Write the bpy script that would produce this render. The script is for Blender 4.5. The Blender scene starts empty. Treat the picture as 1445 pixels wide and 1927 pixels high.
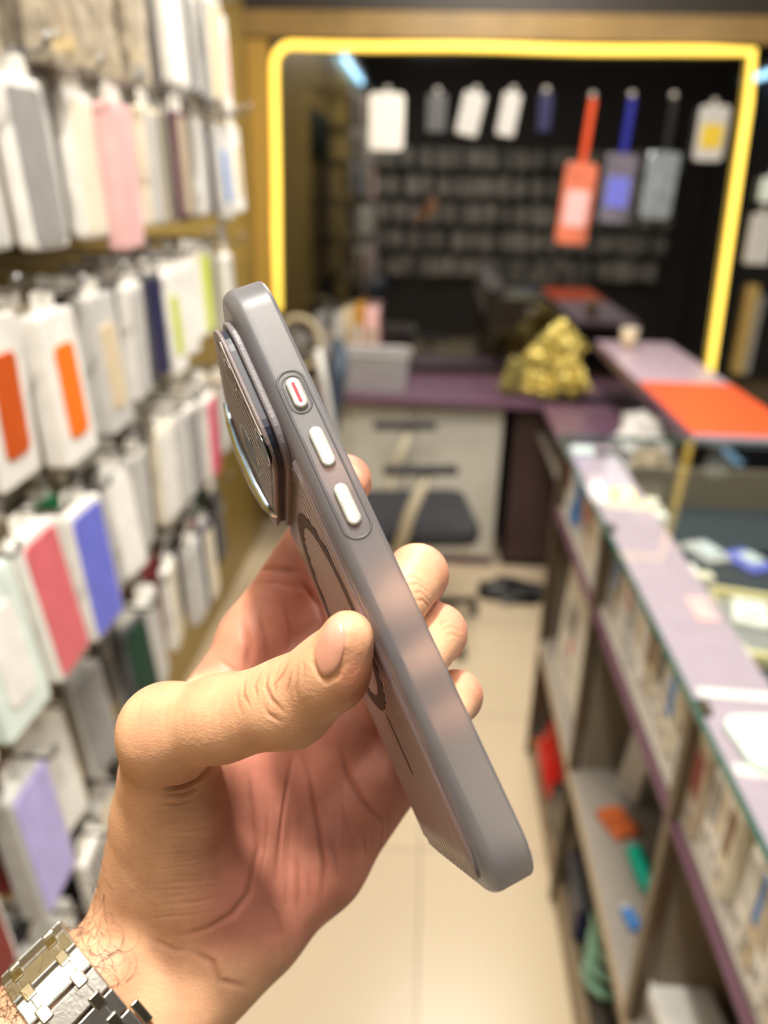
import bpy, bmesh, math, random
import numpy as np
from mathutils import Vector, Matrix
from mathutils.bvhtree import BVHTree
random.seed(7)
sc = bpy.context.scene
COL = sc.collection
# ------------------------------------------------------------------ camera
FPX, CX, CY, EYE = 1448.0, 722.5, 963.5, 1.5
_F = Vector(((820-CX)/FPX, -(350-CY)/FPX, -1)).normalized()
_U = Vector((-(640-CX)/FPX, (4383-CY)/FPX, 1.0)); _U = (_U-_F*_U.dot(_F)).normalized()
_R = _F.cross(_U)
M_WC = Matrix((( _R.x, _F.x, _U.x), (_R.y, _F.y, _U.y), (_R.z, _F.z, _U.z)))   # world -> camera
M_CW = M_WC.transposed()
cam_d = bpy.data.cameras.new('camera'); cam = bpy.data.objects.new('camera', cam_d); COL.objects.link(cam)
cam.matrix_world = Matrix.Translation((0, 0, EYE)) @ M_CW.to_4x4()
cam_d.sensor_fit = 'VERTICAL'; cam_d.sensor_height = 36.0; cam_d.lens = FPX/1927*36.0
cam_d.clip_start = 0.01
cam_d.dof.use_dof = True; cam_d.dof.focus_distance = 0.190; cam_d.dof.aperture_fstop = 7.4
sc.camera = cam
CAMW = Matrix.Translation((0, 0, EYE)) @ M_CW.to_4x4()
def c2w(x, y, z):
    "millimetres in the hand frame (x right, y down, z away) to world metres"
    return CAMW @ Vector((x/1000, -y/1000, -z/1000))
def PX(u, v, z):
    return np.array([(u-CX)/FPX*z, (v-CY)/FPX*z, z])
HANDM = CAMW @ Matrix(((.001, 0, 0, 0), (0, -.001, 0, 0), (0, 0, -.001, 0), (0, 0, 0, 1)))
# ------------------------------------------------------------------ world, light, exposure
w = bpy.data.worlds.new('world'); sc.world = w; w.use_nodes = True
w.node_tree.nodes['Background'].inputs[0].default_value = (1.0, .9, .78, 1)
w.node_tree.nodes['Background'].inputs[1].default_value = 0.12
sc.view_settings.view_transform = 'Standard'; sc.view_settings.look = 'None'
sc.view_settings.gamma = 1; sc.view_settings.exposure = -0.42; sc.view_settings.use_curve_mapping = False
sc.cycles.use_denoising = True
sc.cycles.max_bounces = 10; sc.cycles.transmission_bounces = 8; sc.cycles.transparent_max_bounces = 12
sc.cycles.sample_clamp_indirect = 6
def area(name, loc, sx, sy, power, col, rot=(0, 0, 0)):
    d = bpy.data.lights.new(name, 'AREA'); d.shape = 'RECTANGLE'; d.size = sx; d.size_y = sy
    d.energy = power; d.color = col
    o = bpy.data.objects.new(name, d); COL.objects.link(o); o.location = loc; o.rotation_euler = rot
    return o
WARM = (1.0, .945, .865); COOL = (.78, .92, 1.0)
area('downlight_lamp', (-.10, .16, 2.52), .07, .07, 30, WARM)
area('panel_lamp', (.10, 1.55, 2.52), .55, .55, 30, WARM)
area('panel_lamp', (.25, 2.45, 2.52), .55, .55, 32, WARM)  # added panel without a known fixture, brightens the desk and cabinet
area('panel_lamp', (1.35, 1.0, 2.52), .55, .55, 26, WARM)
area('panel_lamp', (.0, -.2, 2.52), .55, .55, 13, WARM)
# ------------------------------------------------------------------ materials
MATS = {}
def rgb(r, g, b):
    def l(c):
        c /= 255.0
        return c/12.92 if c <= .04045 else ((c+.055)/1.055)**2.4
    return (l(r), l(g), l(b), 1)
def mat(name, col=(200, 200, 200), rough=.5, metal=0., noise=.0, nscale=30., bump=0., bscale=200., trans=0., ior=1.45, coat=0., emis=None, estr=0., alpha=1., spec=.5):
    if name in MATS: return MATS[name]
    m = bpy.data.materials.new(name); m.use_nodes = True
    nt = m.node_tree; b = nt.nodes['Principled BSDF']
    c = rgb(*col)
    b.inputs['Base Color'].default_value = c
    b.inputs['Roughness'].default_value = rough; b.inputs['Metallic'].default_value = metal
    b.inputs['Transmission Weight'].default_value = trans; b.inputs['IOR'].default_value = ior
    b.inputs['Coat Weight'].default_value = coat; b.inputs['Alpha'].default_value = alpha
    b.inputs['Specular IOR Level'].default_value = spec
    if emis: b.inputs['Emission Color'].default_value = rgb(*emis); b.inputs['Emission Strength'].default_value = estr
    tc = nt.nodes.new('ShaderNodeTexCoord')
    n = nt.nodes.new('ShaderNodeTexNoise'); n.inputs['Scale'].default_value = nscale; n.inputs['Detail'].default_value = 3
    nt.links.new(tc.outputs['Object'], n.inputs['Vector'])
    r = nt.nodes.new('ShaderNodeValToRGB'); k = noise or .04
    r.color_ramp.elements[0].position = .3; r.color_ramp.elements[1].position = .7
    r.color_ramp.elements[0].color = (c[0]*(1-k), c[1]*(1-k), c[2]*(1-k), 1)
    r.color_ramp.elements[1].color = (min(1, c[0]*(1+k)), min(1, c[1]*(1+k)), min(1, c[2]*(1+k)), 1)
    nt.links.new(n.outputs['Fac'], r.inputs[0]); nt.links.new(r.outputs[0], b.inputs['Base Color'])
    if bump:
        n2 = nt.nodes.new('ShaderNodeTexNoise'); n2.inputs['Scale'].default_value = bscale
        nt.links.new(tc.outputs['Object'], n2.inputs['Vector'])
        bp = nt.nodes.new('ShaderNodeBump'); bp.inputs['Strength'].default_value = bump; bp.inputs['Distance'].default_value = .001
        nt.links.new(n2.outputs['Fac'], bp.inputs['Height']); nt.links.new(bp.outputs[0], b.inputs['Normal'])
    MATS[name] = m
    return m
def clear_glass(name, tint=(250, 253, 252), gloss=.02):
    m = bpy.data.materials.new(name); m.use_nodes = True; nt = m.node_tree
    for n in list(nt.nodes): nt.nodes.remove(n)
    o = nt.nodes.new('ShaderNodeOutputMaterial'); mx = nt.nodes.new('ShaderNodeMixShader')
    t = nt.nodes.new('ShaderNodeBsdfTransparent'); g = nt.nodes.new('ShaderNodeBsdfGlossy'); f = nt.nodes.new('ShaderNodeFresnel')
    f.inputs[0].default_value = 1.5; t.inputs[0].default_value = rgb(*tint); g.inputs['Roughness'].default_value = gloss
    ge = nt.nodes.new('ShaderNodeNewGeometry'); sb = nt.nodes.new('ShaderNodeMath'); sb.operation = 'SUBTRACT'; sb.inputs[0].default_value = 1; ml = nt.nodes.new('ShaderNodeMath'); ml.operation = 'MULTIPLY'
    nt.links.new(ge.outputs['Backfacing'], sb.inputs[1]); nt.links.new(sb.outputs[0], ml.inputs[0]); nt.links.new(f.outputs[0], ml.inputs[1])
    nt.links.new(ml.outputs[0], mx.inputs[0]); nt.links.new(t.outputs[0], mx.inputs[1]); nt.links.new(g.outputs[0], mx.inputs[2])
    nt.links.new(mx.outputs[0], o.inputs[0]); MATS[name] = m
    return m
# ------------------------------------------------------------------ object helpers
def obj(name, me, m=None, parent=None, label=None, cat=None, group=None, kind=None, smooth=False, loc=None, rot=None):
    o = bpy.data.objects.new(name, me); COL.objects.link(o)
    if m is not None:
        ms = m if isinstance(m, (list, tuple)) else [m]
        if me is not None and hasattr(me, 'materials') and len(me.materials) == 0:
            for q in ms: me.materials.append(q)
    if parent is not None: o.parent = parent
    if label: o['label'] = label
    if cat: o['category'] = cat
    if group: o['group'] = group
    if kind: o['kind'] = kind
    if smooth:
        for p in me.polygons: p.use_smooth = True
    if loc is not None: o.location = loc
    if rot is not None: o.rotation_euler = rot
    return o
def empty(name, label, cat, loc=(0, 0, 0), rot=(0, 0, 0), group=None):
    o = bpy.data.objects.new(name, None); COL.objects.link(o); o.location = loc; o.rotation_euler = rot
    o['label'] = label; o['category'] = cat
    if group: o['group'] = group
    return o
def mesh_from(bm, name='mesh', smooth=False):
    me = bpy.data.meshes.new(name); bm.to_mesh(me); bm.free()
    if smooth:
        for p in me.polygons: p.use_smooth = True
    return me
def bbox(bm, c, s, bev=0., seg=2, rot=None):
    r = bmesh.ops.create_cube(bm, size=1.0)
    vs = r['verts']
    bmesh.ops.scale(bm, vec=s, verts=vs)
    if bev > 0:
        es = list({e for v in vs for e in v.link_edges})
        rr = bmesh.ops.bevel(bm, geom=es, offset=bev, segments=seg, profile=.5, affect='EDGES')
        vs = list({v for f in rr['faces'] for v in f.verts} | {v for v in vs if v.is_valid})
    if rot is not None: bmesh.ops.rotate(bm, cent=(0, 0, 0), matrix=rot, verts=vs)
    bmesh.ops.translate(bm, vec=c, verts=vs)
    return vs
def box(c, s, bev=0., seg=2, rot=None):
    bm = bmesh.new(); bbox(bm, c, s, bev, seg, rot); return mesh_from(bm, 'box')
def tube_bm(bm, pts, r, n=10, closed=False, cap=True):
    pts = [Vector(p) for p in pts]; N = len(pts)
    rr = r if isinstance(r, (list, tuple)) else [r]*N
    rings = []; up = None
    for i, p in enumerate(pts):
        a = pts[(i-1) % N] if (closed or i > 0) else p; b = pts[(i+1) % N] if (closed or i < N-1) else p
        t = (b-a).normalized()
        if up is None:
            up = Vector((0, 0, 1)) if abs(t.z) < .9 else Vector((1, 0, 0))
        s = t.cross(up)
        if s.length < 1e-6: s = t.orthogonal()
        s.normalize(); up = s.cross(t).normalized()
        rings.append([bm.verts.new(p+s*rr[i]*math.cos(2*math.pi*k/n)+up*rr[i]*math.sin(2*math.pi*k/n)) for k in range(n)])
    for i in range(N if closed else N-1):
        A = rings[i]; B = rings[(i+1) % N]
        for k in range(n): bm.faces.new((A[k], A[(k+1) % n], B[(k+1) % n], B[k]))
    if not closed and cap:
        bm.faces.new(rings[0][::-1]); bm.faces.new(rings[-1])
def tube(pts, r, n=10, closed=False):
    bm = bmesh.new(); tube_bm(bm, pts, r, n, closed); bmesh.ops.recalc_face_normals(bm, faces=bm.faces); return mesh_from(bm, 'tube', True)
def rrect(hx, hy, r, n=6):
    out = []
    for cx_, cy_, a0 in ((hx-r, hy-r, 0), (-hx+r, hy-r, 90), (-hx+r, -hy+r, 180), (hx-r, -hy+r, 270)):
        for k in range(n+1):
            a = math.radians(a0+90*k/n); out.append((cx_+r*math.cos(a), cy_+r*math.sin(a)))
    return out
def loft_rr(bm, hx, hy, R, prof, n=6, cap0=True, cap1=True, M=None):
    "prof: list of (inset, height); rounded-rectangle loops joined one to the next"
    loops = []
    for d, h in prof:
        L = [bm.verts.new((x, y, h)) for x, y in rrect(hx-d, hy-d, max(R-d, .0002*1000 if hx > 1 else .0003), n)]
        loops.append(L)
    for A, B in zip(loops, loops[1:]):
        for k in range(len(A)): bm.faces.new((A[k], A[(k+1) % len(A)], B[(k+1) % len(A)], B[k]))
    if cap0: bm.faces.new(loops[0][::-1])
    if cap1: bm.faces.new(loops[-1])
    if M is not None: bmesh.ops.transform(bm, matrix=M, verts=[v for L in loops for v in L])
    return loops
def slab(hx, hy, R, h, bev, n=6, M=None):
    bm = bmesh.new()
    loft_rr(bm, hx, hy, R, [(bev, 0), (bev*.3, bev*.3), (0, bev), (0, h-bev), (bev*.3, h-bev*.3), (bev, h)], n, M=M)
    bmesh.ops.recalc_face_normals(bm, faces=bm.faces)
    return mesh_from(bm, 'slab', False)
def dup(o, loc=None, rot=None, label=None, group=None, mats=None):
    r = o.copy(); COL.objects.link(r)
    if loc is not None: r.location = loc
    if rot is not None: r.rotation_euler = rot
    if label: r['label'] = label
    if group: r['group'] = group
    for ch in list(o.children):
        c = ch.copy(); COL.objects.link(c); c.parent = r
        for g in list(ch.children):
            d = g.copy(); COL.objects.link(d); d.parent = c
    return r
def objmat(o, m):
    if o.material_slots:
        o.material_slots[0].link = 'OBJECT'; o.material_slots[0].material = m
# ================================================================== THE ROOM
BY = 3.36
m_gold = mat('gold_laminate', (158, 134, 72), .38, noise=.12, nscale=9)
m_wall = mat('charcoal_wall', (52, 50, 48), .7)
m_dark = mat('dark_recess', (34, 32, 30), .6)
m_ceil = mat('grey_ceiling', (120, 114, 104), .8)
def floor_mat():
    m = mat('floor_tile', (208, 190, 160), .28, noise=.06, nscale=3)
    nt = m.node_tree; b = nt.nodes['Principled BSDF']
    tc = nt.nodes.new('ShaderNodeTexCoord'); mp = nt.nodes.new('ShaderNodeMapping'); mp.inputs['Location'].default_value = (.35, .49, 0)
    br = nt.nodes.new('ShaderNodeTexBrick'); br.offset = 0; br.inputs['Scale'].default_value = 1
    br.inputs['Brick Width'].default_value = .54; br.inputs['Row Height'].default_value = .54; br.inputs['Mortar Size'].default_value = .0025
    br.inputs['Color1'].default_value = rgb(212, 194, 164); br.inputs['Color2'].default_value = rgb(206, 188, 160); br.inputs['Mortar'].default_value = rgb(160, 144, 120)
    nt.links.new(tc.outputs['Object'], mp.inputs[0]); nt.links.new(mp.outputs[0], br.inputs['Vector']); nt.links.new(br.outputs['Color'], b.inputs['Base Color'])
    return m
def quadbox(name, a, b, m, kind='structure', **k):
    c = [(a[i]+b[i])/2 for i in range(3)]; s = [abs(b[i]-a[i]) for i in range(3)]
    return obj(name, box((0, 0, 0), s), m, loc=c, kind=kind, **k)
quadbox('floor', (-.95, -1.9, -.05), (2.8, BY+.2, 0), floor_mat())
quadbox('ceiling', (-.95, -1.9, 2.6), (2.8, BY+.2, 2.65), m_ceil)
quadbox('wall_left', (-.82, -1.8, 0), (-.74, BY, 2.6), m_gold)
quadbox('wall_right', (2.6, -1.8, 0), (2.68, BY, 2.6), m_wall)
quadbox('wall_back', (-.82, BY, 0), (2.68, BY+.08, 2.6), mat('brown_wall', (84, 70, 50), .5))
quadbox('wall_front', (-.82, -1.8, 0), (2.68, -1.72, 2.6), mat('dim_wall', (70, 64, 58), .7))
# black glass panel, beam, side frame
m_black = mat('black_glass', (6, 6, 7), .03, ior=2.1, spec=.9, noise=.01)
quadbox('window_1', (-.63, BY-.03, .78), (2.58, BY, 1.985), m_black)
quadbox('trim_1', (-.74, BY-.06, 2.0), (2.58, BY-.001, 2.085), mat('bronze_beam', (150, 122, 72), .35, noise=.15, nscale=6))
quadbox('trim_2', (-.74, BY-.05, 2.09), (2.58, BY-.001, 2.6), mat('dark_bulkhead', (58, 52, 46), .5))
quadbox('trim_3', (-.735, BY-.07, .78), (-.655, BY-.001, 1.99), mat('gold_frame', (186, 150, 72), .3))
quadbox('reflection_strip_2', (1.325, BY-.06, .80), (1.35, BY-.031, 1.12), mat('grey_reflection', (150, 146, 138), .5))  # grey streak of the reflection beside the LED, built as a solid bar
quadbox('reflection_strip_1', (1.285, BY-.07, .80), (1.32, BY-.031, 1.16), mat('brass_reflection', (205, 176, 110), .3, metal=.4))  # tan reflection in the black glass, modelled as a solid metallic bar
# LED strip
def led():
    y = BY-.05
    pts = [(-.645, y, 1.0), (-.642, y, 1.25), (-.636, y, 1.5), (-.632, y, 1.86)]
    for k in range(1, 7):
        a = math.pi-math.pi/2*k/6; pts.append((-.562+.07*math.cos(a), y, 1.90+.075*math.sin(a)))
    for k in range(1, 12): pts.append((-.56+1.69*k/11, y, 1.975-.006*math.sin(k*1.1)*.4))
    for k in range(1, 9): pts.append((1.14+.055*k/8, y-.004, 1.96-1.2*k/8))
    m = mat('led_yellow', (255, 205, 80), .4, emis=(255, 216, 92), estr=2.4)
    nt = m.node_tree; b = nt.nodes['Principled BSDF']
    o = obj('led_strip', tube(pts, 0.0148, 10), m, label='glowing yellow led strip framing the black glass panel', cat='light strip')
led()
# ceiling lights; the panel near the black glass is added to lift the back
m_em = mat('lamp_diffuser', (255, 240, 215), .5, emis=(255, 240, 220), estr=8)
m_emc = mat('tube_glow', (220, 245, 255), .5, emis=(170, 222, 255), estr=16)
m_metal = mat('brushed_steel', (188, 184, 178), .32, metal=1, bump=.2, bscale=300)
for i, (x, y, wd, txt) in enumerate(((.25, 2.45, .6, 'added square panel light brightening the desk, near the black glass'), (.10, 1.55, .6, 'square ceiling panel light over the aisle'), (1.35, 1.0, .6, 'square ceiling panel light over the far side of the counter'), (0, -.2, .6, 'square ceiling panel light almost above the camera'), (-.10, .16, .14, 'small round-cornered downlight above the hand'))):
    e = empty('ceiling_light', txt, 'ceiling light', (x, y, 2.54))
    bm = bmesh.new(); loft_rr(bm, wd/2, wd/2, wd*.12, [(0, 0), (0, .06), (.02, .06)], 4, cap0=False, cap1=True); loft_rr(bm, wd/2, wd/2, wd*.12, [(0, 0), (.02, 0), (.02, .02)], 4, cap0=False, cap1=False)
    bmesh.ops.recalc_face_normals(bm, faces=bm.faces)
    obj('housing', mesh_from(bm), m_metal, e)
    obj('diffuser', slab(wd/2-.02, wd/2-.02, wd*.1, .01, .002, 4, Matrix.Translation((0, 0, .03))), m_em, e)
for x, y0, y1, txt in ((-.70, -1.1, .55, 'cool white tube light above the left rack'), (2.46, -.6, .9, 'cool white tube light by the right wall')):
    e = empty('tube_light', txt, 'tube light', (x, (y0+y1)/2, 2.33)); L = (y1-y0)/2
    obj('tube', tube([(0, -L, 0), (0, L, 0)], .016, 12), m_emc, e)
    obj('batten', box((0, 0, .045), (.05, 2*L+.06, .05), .006), mat('batten_white', (230, 230, 228), .4), e)
    obj('end_cap', box((0, -L-.012, .01), (.04, .024, .06), .004), MATS['batten_white'], e)
    obj('end_cap', box((0, L+.012, .01), (.04, .024, .06), .004), MATS['batten_white'], e)
    obj('bracket', box((0, 0, .17), (.02, .02, .2)), MATS['batten_white'], e)
# rear wall rack, seen only in the black glass
def rear():
    bm = bmesh.new(); rnd = random.Random(3)
    for z in (1.75, 1.5, 1.25, 1.0, .75):
        x = -.6
        while x < 2.3:
            wd = rnd.choice((.02, .03, .09, .09)); h = rnd.uniform(.15, .19)
            bbox(bm, (x, -1.62+rnd.uniform(-.03, .03), z), (wd, .12, h)); x += wd+rnd.uniform(.006, .05)
    o = obj('boxed_goods', mesh_from(bm), mat('rear_goods', (190, 186, 176), .4, noise=.5, nscale=5), label='rows of boxed goods on the wall behind the camera', cat='boxed goods', kind='stuff')
rear()
# ================================================================== LEFT RACK
m_white = mat('box_white', (236, 232, 222), .32, noise=.03)
m_cream = mat('box_cream', (226, 216, 194), .35)
m_grey = mat('box_grey', (176, 172, 166), .3)
m_taupe = mat('clear_blister', (178, 166, 144), .22, noise=.25, nscale=60, coat=.5)
m_hook = mat('hook_wire', (150, 150, 150), .3, metal=1)
TB, TH, TW_ = .020, .178, .094
def case_meshes(th, h, wd):
    M = Matrix.Rotation(math.pi/2, 4, 'Y')
    # body: rounded slab, thickness along X, outer face +X, hanging with its centre at origin
    body = slab(h/2, wd/2, .008, th, .003, 4, Matrix.Translation((-th/2, 0, 0)) @ Matrix.Rotation(math.pi/2, 4, 'Y') @ Matrix.Translation((0, 0, 0)))
    ins = slab(h/2-.034, wd/2-.020, .010, .0022, .0008, 4, Matrix.Translation((th/2-.0004, 0, -.004)) @ Matrix.Rotation(math.pi/2, 4, 'Y'))
    fil = slab(h/2-.007, wd/2-.007, .008, .0022, .0008, 4, Matrix.Translation((th/2-.0004, 0, -.002)) @ Matrix.Rotation(math.pi/2, 4, 'Y'))
    bm = bmesh.new(); loft_rr(bm, .014, .026, .008, [(0, -.001), (0, .001)], 4, M=Matrix.Translation((0, 0, h/2+.009)) @ Matrix.Rotation(math.pi/2, 4, 'Y'))
    bmesh.ops.recalc_face_normals(bm, faces=bm.faces)
    return body, ins, mesh_from(bm), fil
kinds = {}
for kname, (th, h, wd) in {'slim': (.012, .158, .070), 'mid': (.017, .165, .073), 'fat': (.028, .180, .090)}.items():
    kinds[kname] = (th, h, wd, case_meshes(th, h, wd))
PAL = {}
def P(name, c, r=.35):
    PAL[name] = mat('print_'+name.replace(' ', '_'), c, r, noise=.07, nscale=40); return PAL[name]
for nm, c in {'white': (238, 235, 228), 'cream': (230, 220, 198), 'light grey': (198, 196, 192), 'grey': (150, 148, 146), 'dark grey': (88, 88, 90), 'taupe': (176, 160, 138), 'beige': (214, 196, 164), 'pale pink': (238, 190, 188),
              'rose': (214, 108, 114), 'hot pink': (228, 72, 118), 'orange': (240, 120, 32), 'burnt orange': (204, 86, 24), 'lilac': (186, 176, 232), 'periwinkle': (112, 118, 214), 'navy': (40, 42, 78), 'blue': (70, 130, 200),
              'teal': (0, 166, 140), 'green': (50, 150, 96), 'dark green': (24, 62, 48), 'lime': (190, 204, 40), 'plum': (94, 52, 74), 'brown': (120, 84, 62), 'black': (30, 30, 32), 'peach': (244, 168, 140), 'mint white': (222, 234, 226), 'dark red': (128, 40, 40)}.items():
    P(nm, c)
m_tab = mat('hang_tab_plastic', (240, 236, 226), .25)
ORD = ['nearest', 'second', 'third', 'fourth', 'fifth', 'sixth', 'seventh', 'eighth', 'ninth', 'tenth', 'eleventh', 'twelfth', 'thirteenth', 'fourteenth', 'fifteenth', 'sixteenth', 'seventeenth', 'eighteenth']
DEP = ['outermost', 'second in', 'third in', 'fourth in', 'fifth in', 'sixth in']
ROWN = {0: 'top', 1: 'second', 2: 'third', 3: 'fourth', 4: 'fifth', 5: 'sixth', 6: 'lowest'}
def case_box(kind, body, ins, loc, rz, tilt, label, group, full=False):
    th, h, wd, (mb, mi, mt, mf) = kinds[kind]
    o = obj('boxed_phone_case', mb, m_white, loc=loc, rot=(0, tilt, rz), label=label, cat='phone case box', group=group)
    objmat(o, PAL[body] if isinstance(body, str) else body)
    if ins:
        i = obj('printed_insert', mf if full else mi, m_white, o); objmat(i, PAL[ins])
    t = obj('hang_tab', mt, m_tab, o)
    return o
# (row) -> list of (Y, outerX, [(kind, body, insert), ...] outermost first)
def S(*a): return list(a)
W_, G_, C_ = 'white', 'light grey', 'cream'
ROWS = {
 0: (1.99, [(.80, -.44, S(('fat', 'taupe', 'grey'), ('mid', 'taupe', None), ('mid', 'light grey', None))), (.92, -.42, S(('fat', 'taupe', 'light grey'), ('mid', 'beige', None), ('mid', 'taupe', None))), (1.04, -.43, S(('mid', 'light grey', 'rose'), ('mid', 'taupe', None), ('mid', 'taupe', None))),
            (1.16, -.41, S(('fat', 'taupe', None), ('mid', 'grey', None), ('mid', 'taupe', None))), (1.28, -.43, S(('mid', 'white', 'peach'), ('mid', 'taupe', None), ('mid', 'grey', None))), (1.40, -.42, S(('mid', 'light grey', 'white'), ('mid', 'taupe', None))), (1.52, -.43, S(('mid', 'white', 'light grey'), ('mid', 'grey', None))), (1.64, -.44, S(('mid', 'grey', 'white'), ('mid', 'white', None)))]),
 1: (1.792, [(.72, -.45, S(('fat', 'taupe', 'beige'), ('fat', 'taupe', None), ('mid', 'grey', None))), (.83, -.44, S(('fat', 'taupe', 'light grey'), ('mid', 'dark grey', None), ('mid', 'taupe', None))), (.94, -.43, S(('fat', 'taupe', 'taupe'), ('mid', 'light grey', None), ('mid', 'brown', None))),
            (1.05, -.45, S(('fat', 'taupe', 'light grey'), ('mid', 'taupe', None), ('mid', 'taupe', None))), (1.16, -.44, S(('mid', 'beige', 'taupe'), ('mid', 'taupe', None), ('mid', 'grey', None))), (1.27, -.43, S(('mid', 'white', 'peach'), ('mid', 'white', None), ('mid', 'taupe', None))),
            (1.38, -.425, S(('mid', 'white', 'white'), ('mid', 'grey', None), ('mid', 'white', None))), (1.50, -.42, S(('mid', 'dark grey', 'light grey'), ('slim', 'white', None), ('mid', 'grey', None))), (1.62, -.425, S(('mid', 'light grey', 'beige'), ('slim', 'dark grey', None), ('mid', 'white', None))), (1.73, -.415, S(('mid', 'white', 'pale pink'), ('mid', 'white', None), ('mid', 'light grey', None)))]),
 2: (1.598, [(.70, -.44, S(('mid', 'teal', 'green'), ('mid', 'white', None), ('slim', 'light grey', None))), (.79, -.43, S(('slim', 'white', 'light grey'), ('mid', 'light grey', None), ('mid', 'white', None), ('slim', 'dark grey', None))), (.885, -.425, S(('mid', 'white', 'grey'), ('slim', 'taupe', None), ('mid', 'light grey', None), ('mid', 'grey', None))),
            (.98, -.43, S(('mid', 'white', 'light grey'), ('slim', 'brown', None), ('mid', 'white', None), ('mid', 'light grey', None))), (1.075, -.42, S(('fat', 'pale pink', 'pale pink'), ('mid', 'white', None), ('slim', 'grey', None), ('mid', 'white', None))), (1.17, -.43, S(('mid', 'cream', 'white'), ('mid', 'light grey', None), ('mid', 'cream', None))),
            (1.265, -.42, S(('mid', 'cream', 'light grey'), ('slim', 'white', None), ('mid', 'cream', None))), (1.36, -.425, S(('slim', 'plum', 'taupe'), ('mid', 'cream', None), ('mid', 'white', None))), (1.455, -.42, S(('mid', 'dark green', 'green'), ('mid', 'light grey', None), ('slim', 'plum', None))),
            (1.55, -.42, S(('mid', 'white', 'light grey'), ('slim', 'grey', None), ('mid', 'white', None))), (1.645, -.42, S(('mid', 'light grey', 'blue'), ('slim', 'grey', None), ('mid', 'white', None))), (1.74, -.415, S(('mid', 'white', 'beige'), ('slim', 'blue', None), ('mid', 'white', None)))]),
 3: (1.365, [(.66, -.44, S(('mid', 'dark green', 'white'), ('mid', 'grey', None), ('mid', 'taupe', None))), (.77, -.44, S(('fat', 'white', 'burnt orange'), ('mid', 'burnt orange', None), ('mid', 'white', None))), (.885, -.425, S(('fat', 'white', 'orange'), ('fat', 'taupe', None), ('slim', 'burnt orange', None), ('mid', 'white', None))),
            (1.0, -.42, S(('fat', 'light grey', 'beige'), ('slim', 'black', None), ('mid', 'white', None))), (1.10, -.42, S(('mid', 'white', 'light grey'), ('mid', 'grey', None), ('mid', 'white', None))), (1.20, -.425, S(('slim', 'dark grey', 'navy'), ('mid', 'white', None), ('slim', 'grey', None))),
            (1.30, -.42, S(('mid', 'white', 'lime'), ('slim', 'plum', None), ('mid', 'white', None))), (1.40, -.42, S(('mid', 'white', 'light grey'), ('slim', 'dark grey', None), ('mid', 'pale pink', None))), (1.50, -.425, S(('mid', 'cream', 'white'), ('slim', 'dark green', None), ('mid', 'white', None))),
            (1.60, -.43, S(('mid', 'light grey', 'lime'), ('mid', 'white', None))), (1.70, -.43, S(('mid', 'white', 'light grey'), ('mid', 'white', None)))]),
 4: (1.125, [(.56, -.43, S(('fat', 'mint white', 'mint white'), ('fat', 'white', None), ('mid', 'grey', None))), (.665, -.425, S(('fat', 'mint white', 'white'), ('fat', 'taupe', None), ('mid', 'white', None))), (.765, -.42, S(('fat', 'white', 'rose'), ('mid', 'beige', None), ('slim', 'brown', None))), (.88, -.42, S(('fat', 'white', 'periwinkle'), ('slim', 'green', None), ('mid', 'dark grey', None))),
            (.99, -.425, S(('mid', 'light grey', 'white'), ('slim', 'grey', None), ('mid', 'cream', None))), (1.09, -.42, S(('mid', 'white', 'light grey'), ('mid', 'light grey', None), ('slim', 'dark red', None))), (1.19, -.42, S(('mid', 'cream', 'white'), ('mid', 'grey', None), ('mid', 'cream', None))),
            (1.29, -.42, S(('mid', 'light grey', 'light grey'), ('slim', 'white', None), ('mid', 'cream', None))), (1.40, -.415, S(('mid', 'white', 'hot pink'), ('slim', 'grey', None), ('mid', 'cream', None))), (1.51, -.43, S(('mid', 'light grey', 'taupe'), ('mid', 'cream', None), ('mid', 'white', None))), (1.61, -.43, S(('mid', 'taupe', 'light grey'), ('mid', 'cream', None)))]),
 5: (.878, [(.52, -.43, S(('mid', 'white', 'dark red'), ('slim', 'dark red', None), ('mid', 'grey', None))), (.655, -.42, S(('fat', 'light grey', 'lilac'), ('slim', 'dark red', None), ('mid', 'black', None))), (.76, -.43, S(('fat', 'cream', 'white'), ('mid', 'grey', None), ('mid', 'light grey', None))), (.87, -.43, S(('mid', 'light grey', 'grey'), ('slim', 'taupe', None), ('mid', 'black', None))),
            (.98, -.425, S(('mid', 'dark grey', 'dark green'), ('mid', 'grey', None), ('mid', 'light grey', None))), (1.09, -.415, S(('fat', 'white', 'light grey'), ('mid', 'brown', None), ('mid', 'taupe', None), ('slim', 'brown', None))), (1.20, -.42, S(('mid', 'white', 'cream'), ('slim', 'rose', None), ('mid', 'cream', None))), (1.32, -.415, S(('mid', 'navy', 'cream'), ('slim', 'dark red', None), ('mid', 'cream', None))),
            (1.43, -.43, S(('mid', 'dark green', 'dark grey'), ('mid', 'grey', None), ('mid', 'cream', None))), (1.54, -.44, S(('mid', 'black', 'dark grey'), ('mid', 'dark green', None)))]),
 6: (.645, [(.44, -.43, S(('mid', 'white', 'light grey'), ('mid', 'grey', None))), (.55, -.43, S(('fat', 'white', 'white'), ('mid', 'black', None), ('mid', 'white', None))), (.66, -.42, S(('fat', 'light grey', 'white'), ('mid', 'dark grey', None), ('mid', 'white', None))), (.77, -.43, S(('mid', 'white', 'grey'), ('mid', 'black', None))), (.88, -.43, S(('mid', 'light grey', 'cream'), ('mid', 'grey', None))), (1.0, -.43, S(('mid', 'beige', 'taupe'), ('mid', 'grey', None)))]),
}
rnd = random.Random(11)
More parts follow.
